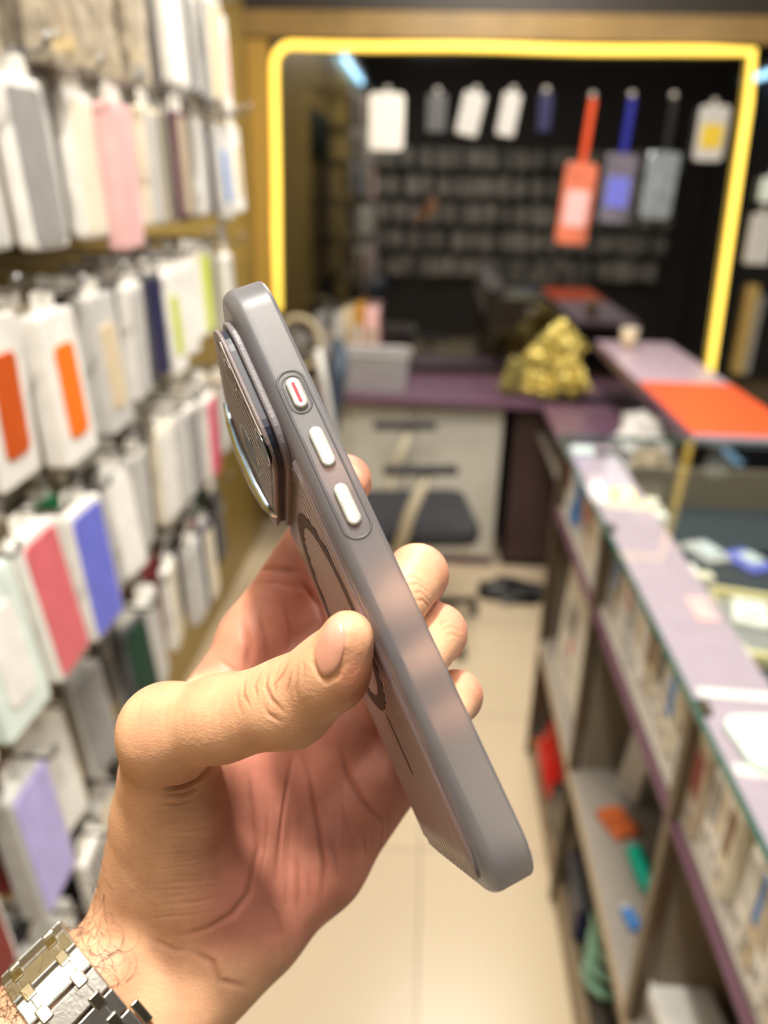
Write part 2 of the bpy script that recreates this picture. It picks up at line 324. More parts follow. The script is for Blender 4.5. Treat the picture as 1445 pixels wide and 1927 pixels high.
STRIPE = {(3, .77), (3, .885), (3, 1.0), (4, .765), (4, .88), (2, 1.645), (5, 1.32), (5, .655), (4, 1.40), (3, 1.30), (4, .56), (4, .665), (2, 1.74), (1, 1.73)}
FILLC = ['light grey', 'grey', 'taupe', 'white', 'beige', 'light grey', 'dark grey', 'cream', 'pale pink', 'taupe', 'white', 'grey']
m_blister = mat('crinkled_blister', (176, 164, 144), .2, noise=.45, nscale=45, bump=1.0, bscale=55, coat=.6)
for r, (z, hooks) in ROWS.items():
    grp = 'boxed phone cases in the %s row of the left rack' % ROWN[r]
    # even the hooks out to the pitch of the rack, adding plain stacks between the marked ones
    ylim = 0 if r <= 2 else 1.12
    near = [h for h in hooks if h[0] < ylim]; far = [h for h in hooks if h[0] >= ylim]
    if far:
        y0 = far[0][0]; n = int((far[-1][0]-y0)/.080)+1; slots = {}
        for h in far:
            q = min(range(n), key=lambda a: (a in slots, abs(y0+a*.080-h[0]))); slots[q] = h
        for q in range(n):
            if q in slots: near.append((y0+q*.080, slots[q][1], slots[q][2], slots[q][0]))
            else: near.append((y0+q*.080, -.43, [('mid', rnd.choice(('white', 'cream', 'light grey', 'white') if r > 1 else ('taupe', 'beige', 'light grey')), rnd.choice(FILLC))], -1))
    for ci, hk in enumerate(near):
        y, xo, items = hk[0], hk[1], hk[2]; key = (r, hk[3] if len(hk) > 3 else hk[0])
        keep = key in STRIPE
        dz = rnd.uniform(-.010, .010)
        if not keep: xo += rnd.uniform(-.035, .018)
        x = xo
        fill = list(items)
        pal = ['white', 'cream', 'light grey', 'taupe', 'grey', 'cream', 'dark grey', 'beige'] if r > 1 else ['taupe', 'light grey', 'taupe', 'brown', 'beige', 'grey']
        while len(fill) < (4 if r in (2, 3, 4) else 3): fill.append((rnd.choice(('slim', 'mid')), rnd.choice(pal), None))
        for k, (kd, bc, ic) in enumerate(fill[:4]):
            th, h, wd, _ = kinds[kd]
            cxx = x-th/2
            rz = rnd.uniform(-.16, .16)*(.3 if keep else 1); tl = (-.035 if r < 4 or y > 1 else -.10)+rnd.uniform(-.04, .03)
            dy = rnd.uniform(-.004, .004)
            inner = '' if not ic or ic == bc else ' with %s print' % ic
            lab = '%s phone case box%s, %s hook of the %s row, %s' % (bc, inner, ORD[ci], ROWN[r], DEP[k])
            bod = m_blister if ((bc in ('taupe', 'beige') and r == 0) or r == 1) and y < 1.33 else bc
            if bod is m_blister: bc = 'taupe'; inner = ''; ic = None; lab = 'clear taupe blister pack, %s hook of the %s row, %s' % (ORD[ci], ROWN[r], DEP[k])
            case_box(kd, bod, ic, (cxx, y+dy, z-h/2+dz), rz, tl, lab, grp, full=not keep or (r >= 4 and ic != 'white'))
            x -= th+rnd.uniform(.010, .026)
        zz = z+.022+dz
        obj('display_hook', tube([(-.742, y, zz+.004), (-.6, y, zz+.002), (xo+.02, y, zz), (xo+.028, y, zz+.008), (xo+.03, y, zz+.02)], .0028, 6), m_hook, label='metal wall hook carrying the %s stack in the %s row' % (ORD[ci], ROWN[r]), cat='display hook', group='metal hooks on the left wall')
# rails the hooks sit on (slat rail per row)
for r, (z, hooks) in ROWS.items():
    obj('hook_rail', box((-.736, 1.05, z+.028), (.008, 1.5, .010), .002), mat('gold_rail', (150, 126, 70), .35, metal=.5), label='gold metal rail on the left wall behind the %s row' % ROWN[r], cat='rail', group='rails on the left wall')
for z0, z1, y0, y1, t in ((1.62, 1.90, .9, 1.75, 'upper'), (.45, .86, .55, 1.7, 'lower')):
    obj('backing_sheet', box((-.7385, (y0+y1)/2, (z0+z1)/2), (.004, y1-y0, z1-z0)), mat('green_sheet', (18, 46, 34), .6), label='dark green sheet on the wall behind the %s rows of boxes' % t, cat='sheet')
# small white tag hanging at the far end under the second row
obj('price_tag', box((0, 0, 0), (.003, .045, .06), .001), PAL['light grey'], loc=(-.45, 1.72, 1.40), label='small pale tag hanging below the far end of the third row', cat='tag')
# ================================================================== DISPLAY COUNTER (right)
m_lav = mat('lavender_laminate', (180, 160, 174), .3, noise=.05)
m_plum = mat('plum_laminate', (104, 76, 96), .32, noise=.08, nscale=12)
m_frame = mat('bronze_frame', (98, 86, 70), .35, metal=.6)
m_shelf = mat('shelf_board', (150, 142, 132), .45)
m_clear = clear_glass('counter_glass')
m_edge = mat('glass_edge', (18, 92, 84), .12, noise=.1, coat=.6)
GX0, GX1, GY0, GY1, GZ = .33, .98, .36, 1.815, .95
ct = empty('display_counter', 'long glass topped display counter with open shelves on the aisle side', 'display counter', (.33, 1.09, 0))
def ctp(name, c, s, m, bev=.001):
    o = obj(name, box((c[0]-.33, c[1]-1.09, c[2]), s, bev), m, ct); return o
ym = (GY0+GY1)/2; yl = GY1-GY0
ctp('glass_top', ((GX0+GX1)/2, ym, GZ-.004), (GX1-GX0, yl, .008), m_clear, 0)
o = ctp('glass_edge', (GX0-.002, ym, GZ-.004), (.004, yl, .009), m_edge, .0008); o['label'] = 'dark green polished glass edge'
ctp('glass_edge', ((GX0+GX1)/2, GY1+.002, GZ-.004), (GX1-GX0, .004, .009), m_edge, .0008)
ctp('inner_border', (GX0+.065, ym, GZ-.024), (.105, yl-.02, .012), m_lav)
ctp('display_floor', (.70, ym, .775), (.54, yl-.02, .014), mat('teal_felt', (52, 60, 66), .8))
ctp('ledge', (.345, ym, .764), (.03, yl, .007), mat('dark_plum', (84, 50, 66), .4))
ctp('shelf', (.60, ym, .38), (.53, yl-.02, .016), m_shelf)
ctp('shelf', (.41, ym, .774), (.14, yl-.02, .012), m_shelf)
ctp('kick_board', (.352, ym, .03), (.02, yl, .06), mat('kick_board', (140, 122, 96), .5))
ctp('base_board', (.64, ym, .055), (.55, yl-.02, .012), mat('base_board', (84, 76, 68), .5))
ctp('back_panel', (.97, ym, .42), (.012, yl, .72), mat('taupe_panel', (128, 116, 100), .5))
ctp('end_panel', (.66, GY1-.004, .45), (.62, .012, .86), MATS['taupe_panel'])
for y in (.775, 1.30, 1.795):
    ctp('post', (.342, y, .475), (.022, .024, .93), m_frame, .002)
ctp('divider', (.66, .775, .42), (.6, .01, .68), MATS['taupe_panel'])
ctp('divider', (.66, 1.30, .42), (.6, .01, .68), MATS['taupe_panel'])
ctp('lower_trim', (.336, ym, .372), (.012, yl, .022), mat('edge_trim', (168, 150, 124), .4))
# boxed goods packed between ledge and glass
bx = []
rnd = random.Random(5)
small = {}
def pbox(sx, sy, sz):
    k = (sx, sy, sz)
    if k not in small:
        small[k] = (box((0, 0, 0), k, .0025), box((-sx/2-.0003, 0, .1*sz), (.0012, sy*.66, sz*.42), .0004), box((-sx/2-.0003, 0, -.3*sz), (.0012, sy*.5, sz*.1), .0004))
    return small[k]
y = .40; n = 0
ORDC = 'first second third fourth fifth sixth seventh eighth ninth tenth eleventh twelfth thirteenth fourteenth fifteenth sixteenth seventeenth eighteenth nineteenth twentieth twenty-first twenty-second twenty-third twenty-fourth twenty-fifth twenty-sixth twenty-seventh twenty-eighth twenty-ninth thirtieth thirty-first thirty-second thirty-third thirty-fourth thirty-fifth thirty-sixth thirty-seventh thirty-eighth thirty-ninth fortieth'.split()
cols = ['white', 'cream', 'cream', 'white', 'beige', 'white', 'light grey', 'cream', 'white', 'white', 'taupe', 'white']
prn = ['grey', 'brown', 'light grey', 'orange', 'taupe', 'dark red', 'beige', 'pale pink', 'black', 'blue', 'burnt orange', 'plum']
while y < 1.62:
    sx, sy, sz = rnd.choice(((.10, .034, .145), (.12, .026, .15), (.09, .045, .135), (.11, .018, .152)))
    if abs(y+sy/2-.775) < .03 or abs(y+sy/2-1.30) < .03: y += .03; continue
    a, b, c2 = pbox(sx, sy, sz); q = cols[n % len(cols)]; pr = prn[(n*5+n//3) % len(prn)]
    o = obj('product_box', a, m_white, loc=(.340+sx/2+rnd.uniform(0, .022), y+sy/2, .7815+sz/2), rot=(rnd.uniform(-.05, .05), 0, rnd.uniform(-.08, .08)),
            label='%s carton with %s print, %s from the near end of the counter ledge' % (q, pr, ORDC[n]), cat='carton', group='cartons packed behind the counter ledge')
    objmat(o, PAL[q]); i1 = obj('printed_panel', b, m_white, o); objmat(i1, PAL[pr]); i2 = obj('text_band', c2, m_white, o); objmat(i2, PAL['grey'])
    y += sy+rnd.uniform(.001, .006); n += 1
for (yy, c, pr, hh) in ((1.68, 'blue', 'white', .13), (1.745, 'white', 'dark red', .15)):
    a, b, c2 = pbox(.1, .05, hh)
    o = obj('product_box', a, m_white, loc=(.40, yy, .782+hh/2), label='%s carton with %s print at the far end of the counter ledge' % (c, pr), cat='carton', group='cartons packed behind the counter ledge'); objmat(o, PAL[c])
    i1 = obj('printed_panel', b, m_white, o); objmat(i1, PAL[pr])
# under-glass goods on the lavender border and felt
def flat(name, me, m, loc, rz, label, cat, **k): return obj(name, me, m, loc=loc, rot=(0, 0, rz), label=label, cat=cat, **k)
pk = slab(.045, .045, .02, .014, .004, 5)
puck = flat('charger_pack', pk, PAL['mint white'], (.405, .715, .9325-.0015+.0005), .1, 'white rounded square charging pack lying under the near glass', 'charging pack')
bm = bmesh.new()
tube_bm(bm, [(.026*math.cos(a*math.pi/12), .026*math.sin(a*math.pi/12), .0145) for a in range(24)], .0016, 6, closed=True)
obj('ring', mesh_from(bm, 'ring', True), PAL['light grey'], puck); puck.scale = (1, 1, .8)
flat('price_card', box((0, 0, 0), (.05, .075, .002), .0005), mat('card_yellow', (244, 206, 120), .5), (.405, 1.47, .933), -.1, 'yellow card lying under the glass about halfway along the counter', 'card')
flat('price_card', box((0, 0, 0), (.05, .06, .002), .0005), PAL['mint white'], (.375, 1.76, .933), 0, 'pale mint card under the far corner of the glass', 'card')
flat('price_card', box((0, 0, 0), (.03, .07, .002), .0005), PAL['pale pink'], (.42, 1.02, .933), 0, 'pale pink card under the near half of the glass', 'card')
tr = empty('jewellery_tray', 'cream framed tray of clear blister packs on the dark felt under glass', 'tray', (.66, 1.2, .782), (0, 0, -.25))
bm = bmesh.new()
for a, s in (((0, .11, .012), (.28, .014, .024)), ((0, -.11, .012), (.28, .014, .024)), ((.133, 0, .012), (.014, .22, .024)), ((-.133, 0, .012), (.014, .22, .024))): bbox(bm, a, s, .002)
obj('frame', mesh_from(bm), mat('tray_cream', (232, 216, 160), .35), tr); obj('liner', box((0, 0, .004), (.25, .2, .006)), PAL['grey'], tr)
rnd = random.Random(21)
gx = 0
for i in range(26):
    x = .52+.085*(i % 5)+rnd.uniform(-.01, .01); yy = .52+.245*(i//5)+rnd.uniform(-.03, .03)
    if abs(x-.66) < .17 and abs(yy-1.2) < .16: zz = .79
    else: zz = .7822
    c = rnd.choice(['light grey', 'white', 'mint white', 'periwinkle', 'dark red', 'grey', 'light grey', 'black', 'pale pink'])
    gx += 1
    o = obj('blister_pack', case_mesh_small if 'case_mesh_small' in globals() else slab(.032, .048, .008, .012, .003, 4), m_white, loc=(x, yy, zz), rot=(0, 0, rnd.uniform(-.5, .5)), label='%s blister pack under glass, %s row from the near end, %s from the aisle' % (c, ('first', 'second', 'third', 'fourth', 'fifth', 'sixth')[i//5], ('nearest', 'second', 'third', 'fourth', 'fifth')[i % 5]), cat='blister pack', group='blister packs under the counter glass')
    case_mesh_small = o.data
    objmat(o, PAL[c]); t2 = obj('bubble', bub if 'bub' in globals() else slab(.018, .025, .008, .010, .004, 4, Matrix.Translation((0, -.006, .0115))), mat('bubble', (225, 235, 238), .1, coat=1), o); bub = t2.data
# on the open shelves
sh = .3885
o = obj('paper_bag', slab(.05, .03, .006, .16, .003, 3), PAL['light grey'], loc=(.47, 1.24, sh), rot=(.1, .05, .5), label='white crumpled paper bag on the middle shelf', cat='paper bag')
obj('fold', box((0, 0, .163), (.09, .02, .012), .003), PAL['white'], o)
b1 = empty('tall_carton', 'tall white carton with grey and pink print leaning on the far shelf', 'carton', (.40, 1.55, sh), (0, .04, .05))
obj('body', box((0, 0, .15), (.09, .22, .30), .003), PAL['white'], b1)
obj('printed_panel', box((-.0455, .02, .19), (.001, .08, .07)), PAL['grey'], b1); obj('printed_panel', box((-.0455, .0, .13), (.001, .03, .03)), PAL['rose'], b1); obj('text_band', box((-.0455, .01, .08), (.001, .12, .03)), PAL['light grey'], b1)
c1 = obj('small_carton', box((0, 0, .03), (.07, .06, .06), .003), PAL['white'], loc=(.50, 1.43, sh), label='small white and brown carton behind the paper bag', cat='carton')
obj('printed_panel', box((-.0353, 0, .03), (.001, .04, .045)), PAL['dark red'], c1)
o = obj('spice_packet', slab(.028, .035, .008, .012, .004, 4), mat('packet_orange', (190, 96, 50), .35, noise=.35, nscale=60), loc=(.40, 1.14, sh), rot=(0, 0, .4), label='orange brown packet lying on the shelf by the post', cat='packet'); obj('crimped_end', box((0, .037, .006), (.05, .006, .003)), PAL['burnt orange'], o)
t = empty('soap_bottle', 'teal bottle with pale cap lying on the middle shelf', 'bottle', (.415, 1.02, sh+.017), (math.pi/2, 0, .1))
bm = bmesh.new(); tube_bm(bm, [(0, 0, z) for z in (-.05, -.046, 0, .03, .042, .046)], [.012, .016, .017, .016, .01, .007], 16); obj('body', mesh_from(bm, 'b', True), PAL['teal'], t); obj('cap', tube([(0, 0, .045), (0, 0, .066)], .010, 14), PAL['cream'], t)
o = obj('lighter', slab(.010, .02, .004, .012, .003, 4), PAL['blue'], loc=(.375, .93, sh), rot=(0, 0, .2), label='small blue lighter lying near the front of the shelf', cat='lighter'); obj('cap', box((0, .023, .006), (.016, .008, .008), .001), PAL['light grey'], o)
fr = empty('framed_tablet', 'tablet in an orange case standing on the nearest shelf', 'tablet', (.44, .66, sh), (.25, 0, .35))
obj('case_shell', slab(.085, .062, .012, .016, .004, 5, Matrix.Translation((0, 0, .062)) @ Matrix.Rotation(math.pi/2, 4, 'X')), PAL['orange'], fr)
obj('screen', slab(.072, .05, .006, .003, .001, 4, Matrix.Translation((0, -.0145, .062)) @ Matrix.Rotation(math.pi/2, 4, 'X')), mat('tablet_screen', (205, 205, 200), .15), fr)
obj('bezel', slab(.078, .055, .008, .002, .0008, 4, Matrix.Translation((0, -.0142, .062)) @ Matrix.Rotation(math.pi/2, 4, 'X')), PAL['navy'], fr)
o = obj('white_carton', box((0, 0, .035), (.09, .12, .07), .003), PAL['white'], loc=(.40, .73, sh), rot=(0, 0, .1), label='white carton with grey print left of the orange tablet case', cat='carton'); obj('printed_panel', box((-.0455, 0, .035), (.001, .08, .03)), PAL['grey'], o)
# below the shelf, on the base board
bz = .0615
bm = bmesh.new(); bmesh.ops.create_icosphere(bm, subdivisions=3, radius=1)
for v in bm.verts:
    k = 1+.12*math.sin(5*v.co.x+3*v.co.z)+.08*math.sin(9*v.co.y); v.co = Vector((v.co.x*.045*k, v.co.y*.12*k, max(v.co.z, -.8)*.085*k))
o = obj('red_bag', mesh_from(bm, 'bag', True), mat('bag_red', (206, 10, 8), .4), loc=(.385, 1.62, bz+.068), label='bright red plastic bag under the far shelf', cat='bag'); obj('knot', tube([(0, 0, .07), (.005, .01, .1), (-.01, .02, .115)], .008, 8), MATS['bag_red'], o)
o = obj('black_box', box((0, 0, .06), (.12, .18, .12), .006), PAL['black'], loc=(.415, 1.40, bz), rot=(0, 0, .1), label='black carton under the shelf between the red bag and the navy carton', cat='carton'); obj('label_sticker', box((-.0605, 0, .07), (.001, .07, .04)), PAL['dark grey'], o)
o = obj('navy_box', box((0, 0, .045), (.12, .14, .09), .005), PAL['navy'], loc=(.415, 1.215, bz), rot=(0, 0, -.05), label='navy carton in front of the black carton', cat='carton'); obj('lid', box((0, 0, .092), (.124, .144, .012), .003), PAL['dark grey'], o)
bm = bmesh.new(); tube_bm(bm, [(.04*math.cos(a*.6), .05*math.sin(a*.6), .012+a*.0042) for a in range(40)], .009, 8)
o = obj('cable_coil', mesh_from(bm, 'coil', True), mat('mint_cord', (150, 196, 168), .5, noise=.2, nscale=90), loc=(.40, 1.05, bz), label='mint green coiled cord at the bottom of the counter', cat='cord')
obj('plug', box((.02, -.05, .01), (.02, .03, .016), .003), PAL['cream'], o)
o = obj('small_pot', slab(.014, .014, .008, .026, .004, 4), PAL['orange'], loc=(.36, 1.77, bz), rot=(0, 0, 0), label='small orange pot behind the red bag', cat='pot'); obj('lid', slab(.015, .015, .009, .005, .001, 4, Matrix.Translation((0, 0, .025))), PAL['dark grey'], o)
# ================================================================== SECOND COUNTER, DESK, CABINET
rc = empty('side_counter', 'lavender raised counter running back to the black glass panel', 'counter', (.80, 2.5, 0))
obj('worktop', box((0, -.02, .94), (.29, 1.26, .026), .003), m_lav, rc)
obj('edge_band', box((-.147, -.02, .938), (.006, 1.26, .034), .001), m_plum, rc)
obj('side_panel', box((.12, -.02, .465), (.02, 1.24, .92)), mat('dark_panel', (34, 26, 30), .5), rc)
obj('end_leg', box((0, -.6, .465), (.26, .02, .92)), MATS['dark_panel'], rc)
o = obj('orange_mat', slab(.14, .27, .01, .004, .001, 4), mat('mat_orange', (222, 88, 44), .45, noise=.05), loc=(.795, 2.13, .9535), rot=(0, 0, 0), label='flat orange mat on the near end of the lavender counter', cat='mat')
def crumple(name, c, r, m, label, seed, cat='bag', sub=3, amp=.62):
    rn = random.Random(seed); bm = bmesh.new(); bmesh.ops.create_icosphere(bm, subdivisions=sub, radius=1)
    ph = [(rn.uniform(-9, 9), rn.uniform(-9, 9), rn.uniform(-9, 9), rn.uniform(0, 6)) for _ in range(5)]
    for v in bm.verts:
        k = 1+amp*sum(abs(math.sin(a*v.co.x+b*v.co.y+c_*v.co.z+d))-.5 for a, b, c_, d in ph)/2.5
        v.co = Vector((v.co.x*r[0]*k, v.co.y*r[1]*k, max(v.co.z*k, -.75)*r[2]))
    o = obj(name, mesh_from(bm), m, loc=(c[0], c[1], c[2]+.75*r[2]), label=label, cat=cat); return o
m_foil = mat('gold_foil', (206, 188, 104), .28, metal=.45, noise=.3, nscale=25, bump=1, bscale=40)
DZ = .745
def foil(c, size, rot, label, seed, m=None):
    rn = random.Random(seed); bm = bmesh.new(); bmesh.ops.create_grid(bm, x_segments=14, y_segments=14, size=1)
    top = {}
    for v in bm.verts:
        e = 1-max(abs(v.co.x), abs(v.co.y))**4
        v.co = Vector((v.co.x*size[0]*(1+.08*rn.uniform(-1, 1)), (.22+.5*e)*size[1]*(1+.5*rn.uniform(-1, 1)), v.co.y*size[2]*(1+.08*rn.uniform(-1, 1))))
    g = bmesh.ops.duplicate(bm, geom=bm.verts[:]+bm.edges[:]+bm.faces[:])
    for v in g['geom']:
        if isinstance(v, bmesh.types.BMVert): v.co.y = -v.co.y*rn.uniform(.8, 1.2)
    be = [e for e in bm.edges if e.is_boundary]; bmesh.ops.bridge_loops(bm, edges=be); bmesh.ops.recalc_face_normals(bm, faces=bm.faces)
    return obj('foil_bag', mesh_from(bm), m or m_foil, loc=c, rot=rot, label=label, cat='bag', group='gold foil bags on the desk')
foil((.50, 3.10, DZ+.155), (.085, .035, .11), (.15, .75, .2), 'large crumpled gold foil bag leaning at the back of the foil bags', 4)
foil((.56, 3.00, DZ+.088), (.05, .03, .08), (-.1, -.5, -.3), 'narrow gold foil bag at the right end of the foil bags', 9)
foil((.44, 2.96, DZ+.060), (.075, .03, .045), (-.2, .2, .1), 'low gold foil bag lying in front of the large one', 12)
foil((.335, 3.00, DZ+.078), (.04, .028, .07), (0, .35, .2), 'olive gold foil bag left of the other foil bags', 14, mat('foil_olive', (150, 140, 84), .3, metal=.4))
crumple('plastic_bag', (.68, 2.22, .76), (.09, .14, .07), mat('bag_clear', (186, 184, 182), .25, noise=.2), 'pale crumpled plastic bag below the orange mat', 5)
crumple('plastic_bag', (.62, 2.02, .76), (.05, .06, .05), PAL['taupe'], 'small taupe crumpled bag nearest under the lavender counter', 6)
dk = empty('desk', 'plum topped desk along the black glass panel', 'desk', (.1, 3.13, 0))
obj('desktop', box((.02, 0, DZ-.016), (1.64, .44, .030), .003), m_plum, dk)
obj('return_top', box((.52, -.40, DZ-.016), (.36, .56, .030), .003), m_plum, dk)
obj('return_leg', box((.68, -.62, .36), (.03, .06, .70)), MATS['dark_panel'], dk)
obj('shelf_board', box((.52, -.40, .60), (.34, .5, .016)), m_shelf, dk)
cb = empty('white_cabinet', 'pale grey cabinet panel under the plum desk', 'cabinet', (-.04, 2.99, 0))
m_cab = mat('cabinet_white', (206, 204, 194), .4)
obj('carcass', box((0, .13, .37), (.70, .25, .69), .004), m_cab, cb)
for i in range(2): obj('door', box((-.176+.352*i, -.004, .375), (.346, .018, .66), .003), m_cab, cb)
obj('handle', tube([(-.03, -.02, .5), (-.03, -.03, .5), (-.03, -.03, .4), (-.03, -.02, .4)], .004, 8), m_metal, cb)
obj('plinth', box((0, .12, .03), (.7, .24, .06)), m_plum, cb)
dk2 = obj('dark_cupboard', box((0, 0, .36), (.30, .3, .70), .004), MATS['dark_panel'], loc=(.50, 3.14, 0), label='dark cupboard under the desk right of the white cabinet', cat='cupboard'); obj('door', box((0, -.155, .36), (.28, .01, .64), .002), mat('brown_door', (72, 54, 52), .4), dk2)
crumple('black_bag', (.37, 2.72, 0), (.12, .06, .035), PAL['black'], 'black bag lying on the floor by the end of the desk', 8)
# things on the desk
kb = empty('grey_basket', 'light grey mesh basket on the left of the desk', 'basket', (-.25, 3.06, DZ))
bm = bmesh.new(); loft_rr(bm, .18, .09, .03, [(.012, 0), (.006, .07), (0, .145), (.004, .147), (.010, .14), (.018, .006)], 5); bmesh.ops.recalc_face_normals(bm, faces=bm.faces)
obj('body', mesh_from(bm), mat('basket_grey', (158, 154, 156), .5, noise=.3, nscale=150), kb); obj('rim', tube([(x, y, .147) for x, y in rrect(.18, .09, .03)], .004, 8, True), PAL['light grey'], kb)
xs = -.47
for i, (wd, h, c, txt) in enumerate(((.045, .26, 'grey', 'grey'), (.03, .27, 'dark grey', 'dark grey'), (.035, .26, 'light grey', 'pale grey'), (.05, .28, 'beige', 'beige'), (.042, .30, 'burnt orange', 'amber'), (.06, .285, 'pale pink', 'dull pink'))):
    o = obj('box_file', box((0, 0, h/2), (wd-.003, .13, h), .003), PAL[c] if c != 'burnt orange' else mat('amber', (196, 140, 40), .4), loc=(xs+wd/2, 3.25, DZ), label='%s box file standing behind the grey basket' % txt, cat='box file', group='box files on the desk')
    obj('spine_label', box((0, -.0655, h*.6), (wd*.6, .001, h*.3)), PAL['taupe'] if i % 2 else PAL['light grey'], o); xs += wd
fan = empty('desk_fan', 'round cream desk fan at the left end of the desk', 'fan', (-.515, 3.05, DZ))
obj('rim', tube([(.0+.085*math.cos(a*math.pi/12), 0, .17+.10*math.sin(a*math.pi/12)) for a in range(24)], .011, 8, True), mat('fan_cream', (206, 192, 158), .4), fan)
bm = bmesh.new()
for k in range(4):
    a = k*math.pi/2+.4; bbox(bm, (.04*math.cos(a), 0, .17+.045*math.sin(a)), (.065, .006, .035), .002, rot=Matrix.Rotation(.35, 3, 'X'))
obj('blade', mesh_from(bm), PAL['grey'], fan); obj('hub', tube([(0, -.02, .17), (0, .03, .17)], .02, 14), PAL['grey'], fan)
obj('stand', tube([(0, .01, .005), (0, .01, .07)], .012, 10), PAL['cream'], fan); obj('base', slab(.06, .045, .03, .014, .004, 5), PAL['cream'], fan)
o = obj('paper_cup', tube([(0, 0, 0), (0, 0, .075)], [.026, .032], 18), PAL['beige'], loc=(.745, 2.95, .9535), label='small beige cup at the far end of the lavender counter', cat='cup'); obj('rim', tube([(.032*math.cos(a*math.pi/10), .032*math.sin(a*math.pi/10), .075) for a in range(20)], .002, 6, True), PAL['white'], o)
# office chair
ch = empty('office_chair', 'dark grey office chair with pale armrest tube in the aisle end', 'chair', (-.04, 2.45, 0), (0, 0, math.radians(8)))
m_seat = mat('seat_fabric', (50, 51, 56), .8, noise=.2, nscale=120)
m_pole = mat('chair_beige', (196, 186, 160), .4)
obj('seat', slab(.20, .19, .06, .075, .025, 6, Matrix.Translation((.02, 0, .405))), m_seat, ch)
obj('backrest', slab(.24, .19, .07, .05, .02, 6, Matrix.Translation((-.30, 0, .80)) @ Matrix.Rotation(math.radians(8), 4, 'Y') @ Matrix.Rotation(math.pi/2, 4, 'Y')), mat('chair_back', (56, 68, 84), .7, noise=.15, nscale=100), ch)
obj('back_frame', tube([(-.235, -.195, .52), (-.255, -.198, .70), (-.29, -.198, .95), (-.31, -.16, 1.05)], .013, 10), PAL['light grey'], ch)
for s in (-1, 1):
    obj('armrest', box((.0, s*.235, .70), (.23, .05, .024), .009), PAL['black'], ch)
    obj('arm_support', tube([(.02, s*.235, .69), (-.03, s*.235, .55), (-.07, s*.235, .39), (-.02, s*.16, .385)], .02, 10), m_pole, ch)
obj('gas_lift', tube([(.02, 0, .10), (.02, 0, .41)], .025, 14), m_metal, ch)
for k in range(5):
    a = k*2*math.pi/5+.3
    l = obj('leg', tube([(.02, 0, .10), (.02+.26*math.cos(a), .26*math.sin(a), .065)], [.02, .013], 8), PAL['black'], ch)
    obj('castor', tube([(.02+.26*math.cos(a)-.012, .26*math.sin(a), .027), (.02+.26*math.cos(a)+.012, .26*math.sin(a), .027)], .026, 14), PAL['black'], l)
# ================================================================== THINGS HANGING ON THE BLACK GLASS
def hanger(name, label, cat, x, ztop, wd, h, m, strap=None, straph=.0, tilt=0, y=BY-.055, extra=None, ins=None):
    e = empty(name, label, cat, (x, y, ztop), (0, tilt, 0))
    obj('suction_hook', tube([(0, .024, .012), (0, .008, .012), (0, .0, .004), (0, -.006, .008)], [.014, .009, .003, .003], 10), PAL['light grey'], e)
    z0 = 0
    if strap:
        obj('strap', slab(.012, straph/2, .004, .004, .001, 3, Matrix.Translation((0, .002, -straph/2)) @ Matrix.Rotation(math.pi/2, 4, 'X')), strap, e); z0 = -straph
    obj('pouch', slab(wd/2, h/2, min(wd, h)*.16, .016, .004, 5, Matrix.Translation((0, .008, z0-h/2)) @ Matrix.Rotation(math.pi/2, 4, 'X')), m, e)
    if ins: obj('printed_panel', slab(wd*.36, h*.22, .006, .002, .0006, 4, Matrix.Translation((0, -.008, z0-h*.55)) @ Matrix.Rotation(math.pi/2, 4, 'X')), ins, e)
    return e
hanger('hanging_card', 'bright white blank card hanging top left on the black glass', 'card', -.20, 1.822, .135, .20, PAL['white'])
hanger('hanging_pouch', 'small slate grey pouch hanging right of the white card', 'pouch', -.01, 1.82, .075, .13, PAL['dark grey'])
hanger('hanging_card', 'tilted pale grey card, third along the glass', 'card', .135, 1.828, .085, .15, PAL['light grey'], tilt=.2)
hanger('hanging_card', 'small pale grey card, fourth along the glass', 'card', .275, 1.83, .07, .15, PAL['light grey'], tilt=.14)
hanger('hanging_pouch', 'dark navy pouch hanging left of the orange lanyard', 'pouch', .40, 1.83, .05, .13, PAL['navy'])
m_or = mat('lanyard_orange', (226, 84, 40), .4)
hanger('lanyard_pouch', 'orange lanyard holding a clear pouch with pink and white glints', 'phone pouch', .575, 1.815, .125, .30, mat('pouch_orange', (214, 120, 92), .22, noise=.25, nscale=18, coat=.6), m_or, .22, .055, ins=PAL['pale pink'])
hanger('lanyard_pouch', 'dark blue lanyard holding a grey phone pouch', 'phone pouch', .72, 1.82, .12, .25, mat('pouch_grey', (110, 106, 118), .25, noise=.2, nscale=20, coat=.5), mat('lanyard_blue', (36, 40, 150), .4), .19, .04, ins=PAL['periwinkle'])
m_sil = mat('pouch_silver', (206, 218, 228), .2, metal=.7, noise=.25, nscale=30, bump=1, bscale=60)
hanger('lanyard_pouch', 'black lanyard holding a crinkled silver pouch', 'phone pouch', .875, 1.82, .12, .24, m_sil, PAL['black'], .18, .03)
hanger('hanging_pack', 'white pack with a yellow stripe by the right led strip', 'package', 1.03, 1.80, .11, .19, PAL['light grey'], ins=mat('stripe_yellow', (226, 196, 60), .4))
hanger('hanging_pack', 'upper white pack right of the led strip', 'package', 1.30, 1.56, .10, .09, PAL['mint white'])
hanger('hanging_pack', 'lower white pack right of the led strip', 'package', 1.29, 1.43, .10, .19, PAL['light grey'])
